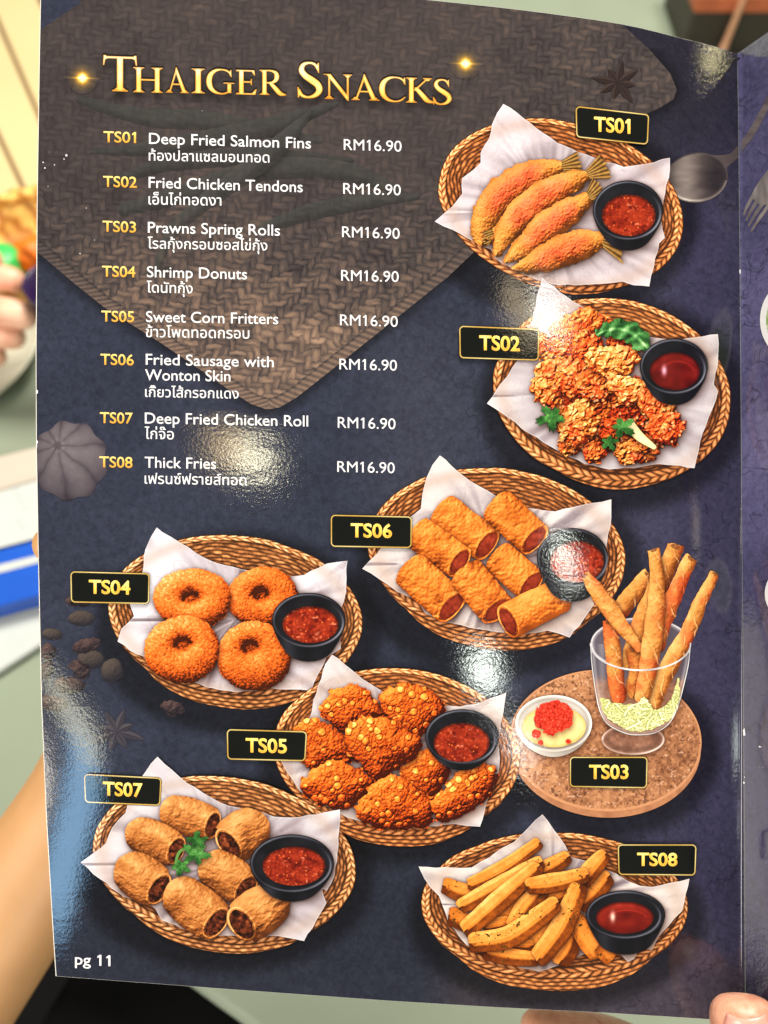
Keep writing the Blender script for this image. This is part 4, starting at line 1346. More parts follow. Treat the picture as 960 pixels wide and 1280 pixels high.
def build_page():
    # the sheet: navy slate, darker brushed patches, slow colour drift
    X, Y = grid(40, -46, 936, 1284, 0.40)
    d = poly_sdf(X, Y, SHEET)
    n = fbm(X, Y, 190, 3, 900)
    n2 = fbm(X + Y * .4, Y - X * .3, 60, 3, 905)
    t = 0.42 + 0.12 * n + 0.10 * n2
    rgb = ramp(t, [(0, (28, 30, 42)), (.4, (43, 47, 63)), (.7, (58, 62, 78)), (1, (76, 80, 96))])
    pur = ramp(t, [(0, (34, 33, 49)), (.4, (51, 49, 71)), (.7, (66, 63, 88)), (1, (86, 83, 108))])
    rgb = rgb * (1 - smooth((X - 560) / 330)[..., None]) + pur * smooth((X - 560) / 330)[..., None]
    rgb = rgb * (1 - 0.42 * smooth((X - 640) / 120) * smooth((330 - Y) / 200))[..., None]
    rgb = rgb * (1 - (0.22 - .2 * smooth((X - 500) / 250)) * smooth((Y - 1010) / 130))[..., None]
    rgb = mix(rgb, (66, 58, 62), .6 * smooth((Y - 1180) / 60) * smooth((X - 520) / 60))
    grey = smooth((X - 380) / 160) * smooth((Y - 330) / 120) * smooth((720 - Y) / 150) * smooth((640 - X) / 120)
    rgb = mix(rgb, (58, 60, 72), grey * .5)
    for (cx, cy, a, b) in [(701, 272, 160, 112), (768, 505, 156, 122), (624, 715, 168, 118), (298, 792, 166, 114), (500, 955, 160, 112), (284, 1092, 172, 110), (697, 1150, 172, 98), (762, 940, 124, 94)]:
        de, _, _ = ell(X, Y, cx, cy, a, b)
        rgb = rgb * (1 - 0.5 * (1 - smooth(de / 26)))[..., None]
    dm = mat_sdf(X, Y)
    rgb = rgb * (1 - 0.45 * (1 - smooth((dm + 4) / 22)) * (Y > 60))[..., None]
    m, nt, b = new_mat('printed_slate')
    at = nt.nodes.new('ShaderNodeVertexColor')
    at.layer_name = 'ink'
    uv = nt.nodes.new('ShaderNodeVertexColor')
    uv.layer_name = 'wear'
    add_gloss_relief(nt, b)
    tc = nt.nodes.new('ShaderNodeTexCoord')
    mp = nt.nodes.new('ShaderNodeMapping')
    mp.inputs['Rotation'].default_value = (0, 0, 0.5)
    nt.links.new(tc.outputs['Object'], mp.inputs['Vector'])
    fine = nt.nodes.new('ShaderNodeTexNoise')
    fine.inputs['Scale'].default_value = 520
    fine.inputs['Detail'].default_value = 5
    fine.inputs['Roughness'].default_value = 0.65
    fine.inputs['Distortion'].default_value = 0.6
    nt.links.new(mp.outputs['Vector'], fine.inputs['Vector'])
    # hairline cracks and creases of the slate, printed: two warped cell nets, broken up
    def cracks(scale, width, seed):
        wn = nt.nodes.new('ShaderNodeTexNoise')
        wn.inputs['Scale'].default_value = scale * 1.3
        wn.inputs['Detail'].default_value = 3
        va = nt.nodes.new('ShaderNodeVectorMath')
        va.operation = 'MULTIPLY_ADD'
        va.inputs[1].default_value = (0.9 / scale,) * 3
        nt.links.new(tc.outputs['Object'], wn.inputs['Vector'])
        nt.links.new(wn.outputs['Color'], va.inputs[0])
        nt.links.new(tc.outputs['Object'], va.inputs[2])
        vo = nt.nodes.new('ShaderNodeTexVoronoi')
        vo.feature = 'DISTANCE_TO_EDGE'
        vo.inputs['Scale'].default_value = scale
        nt.links.new(va.outputs['Vector'], vo.inputs['Vector'])
        r = nt.nodes.new('ShaderNodeMapRange')
        r.inputs['From Min'].default_value = 0
        r.inputs['From Max'].default_value = width
        r.inputs['To Min'].default_value = 1
        r.inputs['To Max'].default_value = 0
        nt.links.new(vo.outputs['Distance'], r.inputs['Value'])
        bn = nt.nodes.new('ShaderNodeTexNoise')
        bn.inputs['Scale'].default_value = scale * 0.9
        nt.links.new(tc.outputs['Object'], bn.inputs['Vector'])
        r2 = nt.nodes.new('ShaderNodeMapRange')
        r2.inputs['From Min'].default_value = 0.50
        r2.inputs['From Max'].default_value = 0.58
        nt.links.new(bn.outputs['Fac'], r2.inputs['Value'])
        mm = nt.nodes.new('ShaderNodeMath')
        mm.operation = 'MULTIPLY'
        nt.links.new(r.outputs['Result'], mm.inputs[0])
        nt.links.new(r2.outputs['Result'], mm.inputs[1])
        return mm
    c1 = cracks(62, 0.022, 0)
    c2 = cracks(130, 0.035, 1)
    cm = nt.nodes.new('ShaderNodeMath')
    cm.operation = 'MAXIMUM'
    nt.links.new(c1.outputs[0], cm.inputs[0])
    nt.links.new(c2.outputs[0], cm.inputs[1])
    cw = nt.nodes.new('ShaderNodeMath')
    cw.operation = 'MULTIPLY'
    nt.links.new(cm.outputs[0], cw.inputs[0])
    sep = nt.nodes.new('ShaderNodeSeparateColor')
    nt.links.new(uv.outputs['Color'], sep.inputs['Color'])
    nt.links.new(sep.outputs['Red'], cw.inputs[1])
    mr = nt.nodes.new('ShaderNodeMapRange')
    mr.inputs['From Min'].default_value = 0.32
    mr.inputs['From Max'].default_value = 0.68
    mr.inputs['To Min'].default_value = 0.72
    mr.inputs['To Max'].default_value = 1.28
    nt.links.new(fine.outputs['Fac'], mr.inputs['Value'])
    mx = nt.nodes.new('ShaderNodeMix')
    mx.data_type = 'RGBA'
    mx.blend_type = 'MULTIPLY'
    mx.inputs['Factor'].default_value = 1
    nt.links.new(at.outputs['Color'], mx.inputs['A'])
    nt.links.new(mr.outputs['Result'], mx.inputs['B'])
    mx2 = nt.nodes.new('ShaderNodeMix')
    mx2.data_type = 'RGBA'
    nt.links.new(cw.outputs[0], mx2.inputs['Factor'])
    nt.links.new(mx.outputs['Result'], mx2.inputs['A'])
    mx2.inputs['B'].default_value = (0.008, 0.008, 0.016, 1)
    nt.links.new(mx2.outputs['Result'], b.inputs['Base Color'])
    b.inputs['Roughness'].default_value = 0.06

    def wear_attr(o, f):
        me = o.data
        nv = len(me.vertices)
        ca = me.color_attributes.new('wear', 'FLOAT_COLOR', 'POINT')
        c4 = np.ones((nv, 4), np.float32)
        c4[:, 0] = f
        ca.data.foreach_set('color', c4.ravel())
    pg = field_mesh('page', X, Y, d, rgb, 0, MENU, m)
    co = np.zeros(len(pg.data.vertices) * 3, np.float32)
    pg.data.vertices.foreach_get('co', co)
    co = co.reshape(-1, 3)
    xx = co[:, 0]
    w = np.clip((xx - (-0.005)) / 0.06, 0.12, 0.62)
    wear_attr(pg, w)
    # paper core: back of the sheet, its white cut edge just proud of the print
    back = poly_sdf(X, Y, [(x - (0.75 if x < 90 else 1.6 if x > 915 else 0), y) for x, y in SHEET]) - 0.15
    field_mesh('page_core', X, Y, back, col((236, 232, 224), X.shape), -70, MENU, simple_mat('paper_core', (236, 232, 224), 0.7))
    # facing page
    FX, FY = grid(918, -90, 1120, 1310, 0.42)
    out = FOLD + [(1110, 1296), (1110, -66), (960, 40)]
    df = poly_sdf(FX, FY, [(x + 0.2, y) for x, y in out])
    n = fbm(FX, FY, 120, 3, 910)
    t = 0.45 + 0.2 * n + 0.22 * smooth((FY - 240) / 120) * smooth((760 - FY) / 200)
    frgb = ramp(t, [(0, (34, 33, 54)), (.4, (57, 55, 84)), (.7, (84, 81, 116)), (1, (116, 112, 146))])
    frgb = mix(frgb, (100, 101, 110), (FY < 66 + (FX - 922) * .16) * 1.0)
    fp = field_mesh('facing_page', FX, FY, df, frgb, -4, MENU, m)
    wear_attr(fp, 0.62)
    X2, Y2 = grid(935, 340, 1030, 460, 1)
    for (cx, cy, a, b_) in ((992, 400, 42, 50), (1000, 742, 44, 40)):
        gx, gy = grid(cx - a - 4, cy - b_ - 4, cx + a + 4, cy + b_ + 4, 1)
        de, ke, _ = ell(gx, gy, cx, cy, a, b_)
        r_ = ramp(.6 + .3 * fbm(gx, gy, 8, 3, 915), [(0, (60, 70, 40)), (.5, (110, 140, 70)), (1, (220, 224, 190))])
        r_ = mix(r_, (214, 214, 216), (ke > .82) * 1.0)
        field_mesh('plate_picture', gx, gy, de, r_, 6, MENU)

    # ---- woven mat with pods, title shadow and glows printed into it
    X, Y = grid(42, -46, 852, 518, 0.95)
    dm = np.maximum(mat_sdf(X, Y), poly_sdf(X, Y, SHEET) + 0.4)
    rgb = mat_rgb(X, Y, mat_sdf(X, Y))
    td = title_sdf(X, Y - 8)
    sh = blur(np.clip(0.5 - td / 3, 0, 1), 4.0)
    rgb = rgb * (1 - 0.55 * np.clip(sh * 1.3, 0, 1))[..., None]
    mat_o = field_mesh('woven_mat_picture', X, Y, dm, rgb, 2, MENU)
    # okra pods
    pods = [([(100, 125), (180, 146), (270, 152), (400, 176)], [5, 11, 12, 4]), ([(115, 190), (200, 184), (330, 160), (420, 130)], [3, 10, 13, 4]), ([(130, 232), (210, 205), (320, 196), (440, 200)], [3, 10, 11, 3]),
            ([(155, 262), (230, 242), (330, 212), (430, 214), (500, 240)], [8, 12, 14, 12, 5]), ([(196, 338), (215, 290), (262, 248), (340, 190), (388, 140)], [4, 8, 11, 13, 3]), ([(330, 284), (400, 262), (470, 250), (520, 246)], [7, 11, 9, 4])]
    pic = Picture(90, 110, 530, 345, 3, 1.0)
    for i, (q, r) in enumerate(pods):
        dd, U, V, NX, NY, L = spine(pic.X, pic.Y, q, r)
        VV = np.clip(V, -1, 1)
        l = lit(NX * VV, NY * VV, np.sqrt(1 - VV * VV) + .1)
        t = .22 + .40 * l + .06 * fbm(pic.X, pic.Y, 12, 2, 920 + i) - .06 * (i in (1, 2)) + .08 * np.cos(V * 6) * .3
        rgb = ramp(t, [(0, (24, 25, 26)), (.3, (38, 41, 40)), (.6, (58, 63, 60)), (1, (84, 90, 84))])
        fade = np.clip(.35 + .25 * smooth((300 - pic.X) / 200), 0, .7)
        rgb = rgb * .55 + mat_rgb(pic.X, pic.Y) * .45
        pic.add('okra_pod', dd + fbm(pic.X, pic.Y, 8, 1, i) * .8, rgb, shade=.3, sig=4, off=(0, 3))
    cum = np.zeros(pic.X.shape)
    for it in reversed(pic.items):
        sh = blur(shift(cum, 1, 3), 4)
        it['rgb'] = it['rgb'] * (1 - .4 * sh)[..., None]
        cum = np.maximum(cum, np.clip(.5 - it['d'], 0, 1))
    for i, it in enumerate(pic.items):
        field_mesh('okra_pod_picture', pic.X, pic.Y, it['d'], it['rgb'], 4 + i, MENU)

    # ---- star anise, garlic, raisins and walnuts, spoon, fork
    def anise(cx, cy, R, rot, c0, c1, level, n=8, squash=.9):
        gx, gy = grid(cx - R - 4, cy - R - 4, cx + R + 4, cy + R + 4, 1.1)
        D = np.full(gx.shape, 99.0)
        T = np.zeros(gx.shape)
        for i in range(n):
            a = rot + i * 2 * math.pi / n
            r = R * (.80 + .2 * math.sin(i * 2.3 + cx))
            dd, U, V, NX, NY, L = spine(gx, gy, [(cx, cy), (cx + r * .5 * math.cos(a), cy + squash * r * .5 * math.sin(a)), (cx + r * math.cos(a), cy + squash * r * math.sin(a))], [2, R * .15, .8])
            VV = np.clip(V, -1, 1)
            tt = .25 + .5 * lit(NX * VV, NY * VV, np.sqrt(1 - VV * VV)) - .3 * np.exp(-(V / .22) ** 2)
            T = np.where(dd < D, tt, T)
            D = np.minimum(D, dd)
        field_mesh('star_anise_picture', gx, gy, D, ramp(T, [(0, c0), (1, c1)]), level, MENU)
    anise(772, 103, 34, .2, (20, 14, 15), (74, 60, 56), 12)
    anise(897, 80, 30, .5, (14, 12, 18), (48, 42, 48), 12)
    anise(146, 915, 36, .3, (26, 28, 40), (92, 84, 88), 12)
    gx, gy = grid(40, 515, 140, 630, 1.1)
    an = np.arctan2(gy - 557, gx - 72)
    rt = np.hypot(gx - 72, gy - 557)
    D, ke, th = ell(gx, gy, 87, 576, 46, 49)
    D = D + 2.2 * np.cos(th * 9 + .5)
    seg = np.abs(np.sin(an * 4.5 + .35 * fbm(gx, gy, 30, 2, 931) * 2))
    hem = np.sqrt(np.clip(1 - ke ** 2, 0, 1))
    T = .16 + .34 * hem + 0.20 * seg ** .6 + .14 * np.clip(-(gy - 576) / 50, -1, 1) - .08 * np.exp(-(seg / .24) ** 2) * smooth(rt / 20)
    T = T - .28 * np.exp(-(rt / 9) ** 2) + .22 * np.exp(-((rt - 7) / 2.5) ** 2) * np.abs(np.sin(an * 3)) + .06 * fbm(gx, gy, 6, 3, 930)
    D = np.maximum(D, poly_sdf(gx, gy, SHEET) + .5)
    field_mesh('garlic_bulb_picture', gx, gy, D, ramp(T, [(0, (40, 36, 44)), (.4, (76, 69, 76)), (.7, (106, 98, 104)), (1, (140, 132, 136))]), 12, MENU)
    bits = [(102, 773, 17, 9.5, .0, 0), (65, 793, 13, 7, .1, 0), (108, 807, 18, 9, -.2, 1), (114, 824, 17, 12, .1, 0), (140, 838, 14, 15, .4, 0), (60, 815, 9, 12, .2, 1), (100, 836, 15, 10, .6, 1), (88, 856, 19, 10, .1, 1), (58, 838, 8, 12, .3, 1), (66, 880, 18, 10, .1, 1), (216, 884, 15, 9, .3, 1), (98, 752, 16, 6, .1, 1)]
    for i, (cx, cy, a, b_, ro, kind) in enumerate(bits):
        gx, gy = grid(cx - a - 10, cy - a - 10, cx + a + 10, cy + a + 10, 1.2)
        dd, ke, th = ell(gx, gy, cx, cy, a, b_, ro)
        dd = dd + fbm(gx, gy, 7, 3, 940 + i) * (4 if kind else 1.2)
        dd = np.maximum(dd, poly_sdf(gx, gy, SHEET) + .5)
        hh = np.sqrt(np.clip(1 - ke ** 2, 0, 1)) * b_ + fbm(gx, gy, 7, 3, 950 + i) * (4.5 if kind else 1.5)
        t = .15 + .7 * (lit_h(hh, 1.2, .7) - .3)
        if kind:
            r_ = ramp(t, [(0, (32, 28, 34)), (.4, (62, 48, 50)), (1, (118, 92, 84))])
        else:
            r_ = ramp(t, [(0, (36, 34, 40)), (.4, (62, 55, 54)), (1, (108, 92, 78))])
        field_mesh('walnut_picture' if kind else 'raisin_picture', gx, gy, dd, r_, 12 + i % 3, MENU)
    gx, gy = grid(830, 120, 928, 262, 1.2)
    dd, ke, th = ell(gx, gy, 871, 222, 39, 31, -.15)
    ds = spine(gx, gy, [(890, 208), (908, 200), (922, 190), (960, 140)], [14, 7, 5, 4.5])[0]
    dsp = np.maximum(np.minimum(dd, ds), gx - 922.6)
    t = .40 + .25 * np.cos((gx - 858) / 13 + .3 * fbm(gx, gy, 20, 2, 960)) * (ke < .95) + .1 * fbm(gx * .4, gy, 8, 2, 961) + .3 * np.exp(-((dd + 2) / 1.8) ** 2) * (gy > 225)
    field_mesh('spoon_picture', gx, gy, dsp, ramp(t, [(0, (26, 23, 27)), (.4, (68, 60, 60)), (.7, (120, 110, 106)), (1, (200, 192, 184))]), 14, MENU)
    gx, gy = grid(918, 90, 1010, 300, 1.2)
    ds = spine(gx, gy, [(918, 193), (940, 165), (965, 118), (990, 70)], [4.5, 4.5, 4, 4])[0]
    field_mesh('spoon_handle_picture', gx, gy, np.maximum(ds, 925 - gx), ramp(.5 + .3 * fbm(gx * .4, gy, 8, 2, 962), [(0, (44, 40, 48)), (1, (122, 112, 112))]), 14, MENU)
    D = spine(gx, gy, [(985, 195), (965, 225), (954, 243)], [8, 12, 13])[0]
    for q in range(4):
        D = np.minimum(D, spine(gx, gy, [(945 + q * 7, 238 + q * 4), (934 + q * 5, 258 + q * 5), (930 + q * 3, 268 + q * 7)], [2.4, 1.9, 1.2])[0])
    field_mesh('fork_picture', gx, gy, np.maximum(D, 926 - gx), ramp(.5 + .3 * fbm(gx, gy * .5, 9, 2, 963), [(0, (56, 52, 56)), (1, (168, 160, 156))]), 15, MENU)

    gx, gy = grid(52, 170, 128, 330, 2.2)
    dd = np.full(gx.shape, 9.0)
    for qx, qy, qr in ((62, 190, .7), (54, 203, 1.0), (56, 210, .9), (83, 194, 1.0), (80, 199, .6), (100, 317, .8), (60, 233, .5), (108, 260, .6), (68, 206, .5), (118, 300, .5)):
        dd = np.minimum(dd, np.hypot(gx - qx, (gy - qy) * .8) - qr + .4 * fbm(gx, gy, 2, 1, 8))
    field_mesh('wear_specks', gx, gy, dd, col((206, 200, 204), gx.shape), 10, MENU)

    # ---- scuffed edges, the white core showing through
    for (x0, y0, x1, y1, xc, sd, thr) in ((916, 330, 936, 396, 925.3, 1, .10), (922, 905, 942, 985, 930.2, 2, .12), (936, 928, 960, 965, 949, 3, .06), (42, 478, 52, 566, 46.0, 4, .02), (46, 822, 56, 866, 50.6, 5, .02)):
        gx, gy = grid(x0, y0, x1, y1, 1.6)
        nn = fbm(gx, gy, 5, 3, 970 + sd)
        band = np.exp(-((gx - xc) / (7 if sd == 3 else 2.0)) ** 2)
        endm = smooth((gy - y0) / 8) * smooth((y1 - gy) / 8) * (.35 + .65 * (np.abs((gy - (y0 + y1) / 2) / (y1 - y0)) > .32))
        dd = (0.50 - band * endm * (.55 + .9 * nn)) * 6 + thr
        if sd >= 4:
            dd = np.maximum(dd, poly_sdf(gx, gy, SHEET) - .6)
        field_mesh('edge_wear', gx, gy, dd, col((232, 232, 236), gx.shape), 18, MENU)


build_page()

# ------------------------------------------------------------------ build the food pictures
for p in PICS:
    p.build()

# ------------------------------------------------------------------ lettering
def outlines(text):
    """closed outlines of a line of text set in Blender's own built-in face"""
    c = bpy.data.curves.new('lettering', 'FONT')
    c.body = text
    c.size = 1
    c.resolution_u = 4
    c.fill_mode = 'NONE'
    o = bpy.data.objects.new('lettering', c)
    COL.objects.link(o)
    bpy.context.view_layer.update()
    me = o.evaluated_get(bpy.context.evaluated_depsgraph_get()).to_mesh()
    co = np.array([v.co[:2] for v in me.vertices])
    nxt = {}
    adj = {}
    for e in me.edges:
        a, b = e.vertices
        adj.setdefault(a, []).append(b)
        adj.setdefault(b, []).append(a)
    seen = set()
    loops = []
    for a in sorted(adj):
        if a in seen:
            continue
        L = [a]
        seen.add(a)
        cur = a
        # keep the direction in which the outline was stored
        nb = adj[a]
        step = a + 1 if a + 1 in nb else nb[0]
        while step not in seen:
            L.append(step)
            seen.add(step)
            n = [q for q in adj[step] if q not in seen]
            if not n:
                break
            step = n[0]
        loops.append(co[L])
    o.to_mesh_clear()
    bpy.data.objects.remove(o)
    bpy.data.curves.remove(c)
    return loops


CAPH = max(l[:, 1].max() for l in outlines('T'))


def lettering(name, text, x0, y0, x1, y1, cap, fat, level, parent, colf, res=2.8, flag_one=False):
    L = outlines(text)
    if flag_one:
        for i, l in enumerate(L):
            w = np.ptp(l[:, 0])
            if len(l) <= 5 and w < 0.16 and np.ptp(l[:, 1]) > 0.5:
                a, b = l[:, 0].min(), l[:, 0].max()
                t = l[:, 1].max()
                L[i] = np.array([(a, 0), (a, t - 0.12), (a - 0.11, t - 0.19), (a - 0.11, t - 0.11), (a + 0.01, t), (b, t), (b, 0)])
                # same winding as the letter it replaces
                if np.sum(l[:, 0] * np.roll(l[:, 1], -1) - np.roll(l[:, 0], -1) * l[:, 1]) * np.sum(L[i][:, 0] * np.roll(L[i][:, 1], -1) - np.roll(L[i][:, 0], -1) * L[i][:, 1]) < 0:
                    L[i] = L[i][::-1]
    a = np.concatenate(L)
    mn, mxx = a[:, 0].min(), a[:, 0].max()
    kx = (x1 - x0 - 2 * fat) / (mxx - mn)
    ky = (cap - fat) / CAPH if cap else kx
    P = []
    for l in L:
        x = x0 + fat + (l[:, 0] - mn) * kx
        y = y0 + (y1 - y0) * (x - x0) / (x1 - x0) - l[:, 1] * ky
        P.append(np.stack([x, y], -1))
    al = np.concatenate(P)
    gx, gy = grid(al[:, 0].min() - 3, al[:, 1].min() - 3, al[:, 0].max() + 3, al[:, 1].max() + 3, res)
    d2 = np.full(gx.shape, 9.0)
    w = np.zeros(gx.shape, int)
    for l in P:
        i0 = max(int((l[:, 0].min() - 3 - gx[0, 0]) * res), 0)
        i1 = int((l[:, 0].max() + 3 - gx[0, 0]) * res) + 1
        sl = (slice(None), slice(i0, i1))
        sx, sy = gx[sl], gy[sl]
        n = len(l)
        for i in range(n):
            p_, q_ = l[i], l[(i + 1) % n]
            d2[sl] = np.minimum(d2[sl], seg_dist2(sx, sy, p_, q_))
            crs = (q_[0] - p_[0]) * (sy - p_[1]) - (q_[1] - p_[1]) * (sx - p_[0])
            w[sl] += ((p_[1] <= sy) & (q_[1] > sy) & (crs > 0)).astype(int)
            w[sl] -= ((p_[1] > sy) & (q_[1] <= sy) & (crs < 0)).astype(int)
    d = np.where(w != 0, -1, 1) * np.sqrt(d2) - fat
    f = (gy - (y0 + (y1 - y0) * (gx - x0) / (x1 - x0))) / (cap or 14)
    return field_mesh(name, gx, gy, d, colf(gx, gy, f), level, parent)


white = lambda X, Y, f: col((226, 226, 230), X.shape) * (1 + .03 * fbm(X, Y, 6, 2, 5))[..., None]
gold = lambda X, Y, f: ramp(f + 1, [(0, (252, 222, 140)), (.45, (238, 188, 84)), (1, (222, 158, 62))])
badge_gold = lambda X, Y, f: ramp(f + 1 + .3 * np.sin(X * .35), [(0, (252, 226, 130)), (.5, (246, 200, 84)), (1, (228, 172, 66))])
TX = 16
ROWS = [
    ('TS01', 129.4, 177.3, 170, 178.6, [('Deep Fried Salmon Fins', 186.2, 179.6, 388.7, 185.6)], ('ท้องปลาแซลมอนทอด', 186, 200.6, 336.8, 203.2), 429.7, 187.2, 502, 189.6),
    ('TS02', 128.9, 233.2, 171, 234.5, [('Fried Chicken Tendons', 185.8, 234.6, 378.4, 240.2)], ('เอ็นไก่ทอดงา', 185.6, 255.4, 276.7, 257.0), 429, 242.2, 501, 244.2),
    ('TS03', 128.2, 289.2, 170, 290.6, [('Prawns Spring Rolls', 184.8, 290.8, 350, 294.6)], ('โรลกุ้งกรอบซอสไข่กุ้ง', 184.5, 310.4, 334.2, 313.2), 427.6, 296.3, 499.6, 298.6),
    ('TS04', 127.6, 345.5, 169.2, 346.6, [('Shrimp Donuts', 183.6, 346.3, 308.8, 349.2)], ('โดนัทกุ้ง', 183.4, 365.4, 240.8, 366.8), 426.5, 350.8, 498.4, 352.6),
    ('TS05', 126.8, 401.6, 167.6, 402.6, [('Sweet Corn Fritters', 182.6, 402.4, 347.8, 405.2)], ('ข้าวโพดทอดกรอบ', 182.2, 421.2, 311.7, 423.2), 425, 406.4, 497.2, 408.6),
    ('TS06', 125.6, 455.6, 167.2, 456.6, [('Fried Sausage with', 182.2, 455.8, 342.2, 459.0), ('Wonton Skin', 181.4, 475.2, 288, 476.8)], ('เกี๊ยวไส้กรอกแดง', 181.4, 496.0, 298.4, 498.2), 424.2, 461.6, 496.2, 463.4),
    ('TS07', 124.8, 528.6, 165.8, 529.4, [('Deep Fried Chicken Roll', 181, 529.2, 385.2, 533.0)], ('ไก่จ๊อ', 180.8, 548.4, 217.3, 549.2), 422.2, 534.6, 494.4, 536.6),
    ('TS08', 124.2, 583.8, 165.6, 584.8, [('Thick Fries', 180.8, 584.4, 270.2, 586.2)], ('เฟรนซ์ฟรายส์ทอด', 180.8, 604.4, 307.9, 606.6), 421.6, 589.8, 493.4, 591.6)]
for code, cx0, cy0, cx1, cy1, names, thai, px0, py0, px1, py1 in ROWS:
    lettering('code_lettering', code, cx0, cy0, cx1, cy1, 13.4, .22, TX, MENU, gold, flag_one=True)
    for t, x0, y0, x1, y1 in names:
        lettering('dish_lettering', t, x0, y0, x1, y1, 13.6, .14, TX, MENU, white)
    t, x0, y0, x1, y1 = thai
    lettering('thai_lettering', t, x0, y0, x1, y1, None, .12, TX, MENU, white)
    lettering('price_lettering', 'RM16.90', px0, py0, px1, py1, 13.4, .02, TX, MENU, white, flag_one=True)
lettering('page_number_lettering', 'pg 11', 93.7, 1205.4, 138, 1207.6, 13.4, .2, TX, MENU, white, flag_one=True)

# title
X, Y = grid(122, 60, 572, 140, 2.8)
d = title_sdf(X, Y)
f = (Y - (84 + (X - 128) * 0.032)) / 36
t = np.clip(.92 - .5 * f - .1 * smooth((X - 250) / 200) + .12 * np.clip(-d - 1.0, 0, 3) / 3 + .12 * np.sin(X * .09 + Y * .2), 0, 1)
rgb = ramp(t, [(0, (176, 112, 34)), (.3, (220, 160, 62)), (.55, (238, 202, 98)), (.8, (248, 228, 138)), (1, (254, 243, 184))])
rgb = mix(rgb, (150, 88, 26), .75 * np.clip(1 + (d + .2) / 1.3, 0, 1))
edge = d - 1.1
field_mesh('title_edge_lettering', X, Y, title_sdf(X, Y + 1.6) - .6, col((24, 20, 22), X.shape), TX, MENU)
field_mesh('title_lettering', X, Y, d, rgb, TX + 2, MENU)
for cx, cy in SPARK:
    gx, gy = grid(cx - 26, cy - 20, cx + 26, cy + 20, 2)
    x, y = gx - cx, gy - cy - (gx - cx) * .03
    r = np.hypot(x, y)
    a = np.arctan2(y, x)
    g = np.exp(-(r / 5.5) ** 2) * 1.2 + .55 * np.exp(-(r / 11) ** 1.5) + .8 * np.exp(-(y / 1.0) ** 2) * np.exp(-np.abs(x) / 9) + .4 * np.exp(-(x / 1.1) ** 2) * np.exp(-np.abs(y) / 5)
    base = mat_rgb(gx, gy) * (1 - 0.55 * np.clip(blur(np.clip(0.5 - title_sdf(gx, gy - 8) / 3, 0, 1), 8.4) * 1.3, 0, 1))[..., None]
    rgb = mix(base, (222, 166, 60), np.clip((g - .05) * 1.35, 0, 1))
    rgb = mix(rgb, (255, 246, 190), np.clip((g - .75) * 1.6, 0, 1))
    field_mesh('sparkle', gx, gy, (.05 - g) * 14, rgb, TX, MENU)

# code badges: dark plates with a gilt line and a code
BADGES = [('TS01', (719, 132.5), (811.8, 141.8), (810.6, 181), (719.8, 172.6), 742.5, 163.6, 788, 166.8, 18),
          ('TS02', (573.5, 406.8), (674.6, 410.4), (674, 451.2), (574, 448.4), 599, 437, 650, 438.6, 18),
          ('TS06', (413, 643), (515.4, 645), (515, 685.6), (413, 684), 438.4, 671, 490, 672, 17),
          ('TS04', (87.5, 713.7), (187.5, 716), (187, 755.5), (88, 753.7), 111, 741.4, 163, 742.8, 16.8),
          ('TS05', (283, 911), (384, 913.5), (382.5, 952), (283.5, 950), 307, 939.8, 358.6, 941.2, 17.4),
          ('TS07', (104.5, 967), (202.2, 971.4), (201, 1007.6), (105.5, 1004), 128.5, 993.6, 178, 996, 16.8),
          ('TS03', (711.7, 945.4), (810, 945.4), (809.4, 985.8), (711.7, 984.4), 736.4, 973.2, 785.6, 973.2, 17.2),
          ('TS08', (771.6, 1055), (871, 1055), (870, 1095), (772.4, 1094.2), 796.4, 1081.8, 846.8, 1082.2, 16)]
for code, tl, tr, br_, bl, tx0, ty0, tx1, ty1, cap in BADGES:
    q = np.array([tl, tr, br_, bl], float)
    c = q.mean(0)
    rr = 6.0
    qs = c + (q - c) * (1 - rr / np.abs(q - c))
    gx, gy = grid(q[:, 0].min() - 3, q[:, 1].min() - 3, q[:, 0].max() + 3, q[:, 1].max() + 3, 2.4)
    d = poly_sdf(gx, gy, qs) - rr
    rgb = col((13, 16, 13), gx.shape) * (1 + .12 * fbm(gx, gy, 14, 3, 7))[..., None]
    rgb = mix(rgb, ramp(.5 + .5 * np.sin(gx * .05 + gy * .09), [(0, (226, 180, 84)), (1, (250, 226, 148))]), np.clip(1.15 - np.abs(d + 1.25), 0, 1) * 1.0)
    o = field_mesh('code_badge', gx, gy, d, rgb, 116, MENU)
    lettering('badge_lettering', code, tx0, ty0, tx1, ty1, cap, .62, 119, o, badge_gold, flag_one=True)

# ------------------------------------------------------------------ the place around: floor, table, what stands on it
def mesh_obj(name, verts, faces, mat, parent=None, smooth_=False):
    me = bpy.data.meshes.new(name)
    me.from_pydata([tuple(v) for v in verts], [], faces)
    me.update()
    if smooth_:
        me.polygons.foreach_set('use_smooth', [True] * len(me.polygons))
    o = link_mesh(name, me, mat, parent)
    return o


def bevel(o, w, seg=3):
    b = o.modifiers.new('bevel', 'BEVEL')
    b.width = w
    b.segments = seg
    b.limit_method = 'ANGLE'
    return o


def prism(name, top, z0, mat, parent=None):
    n = len(top)
    base = Vector(parent.location) if parent else Vector((0, 0, 0))
    v = [Vector(p) - base for p in top] + [Vector((p[0], p[1], z0)) - base for p in top]
    f = [tuple(range(n)), tuple(range(2 * n - 1, n - 1, -1))] + [(i, i + n, (i + 1) % n + n, (i + 1) % n) for i in range(n)]
    me = bpy.data.meshes.new(name)
    me.from_pydata([tuple(q) for q in v], [], f)
    import bmesh
    bm = bmesh.new()
    bm.from_mesh(me)
    bmesh.ops.recalc_face_normals(bm, faces=bm.faces)
    bm.to_mesh(me)
    bm.free()
    return link_mesh(name, me, mat, parent)


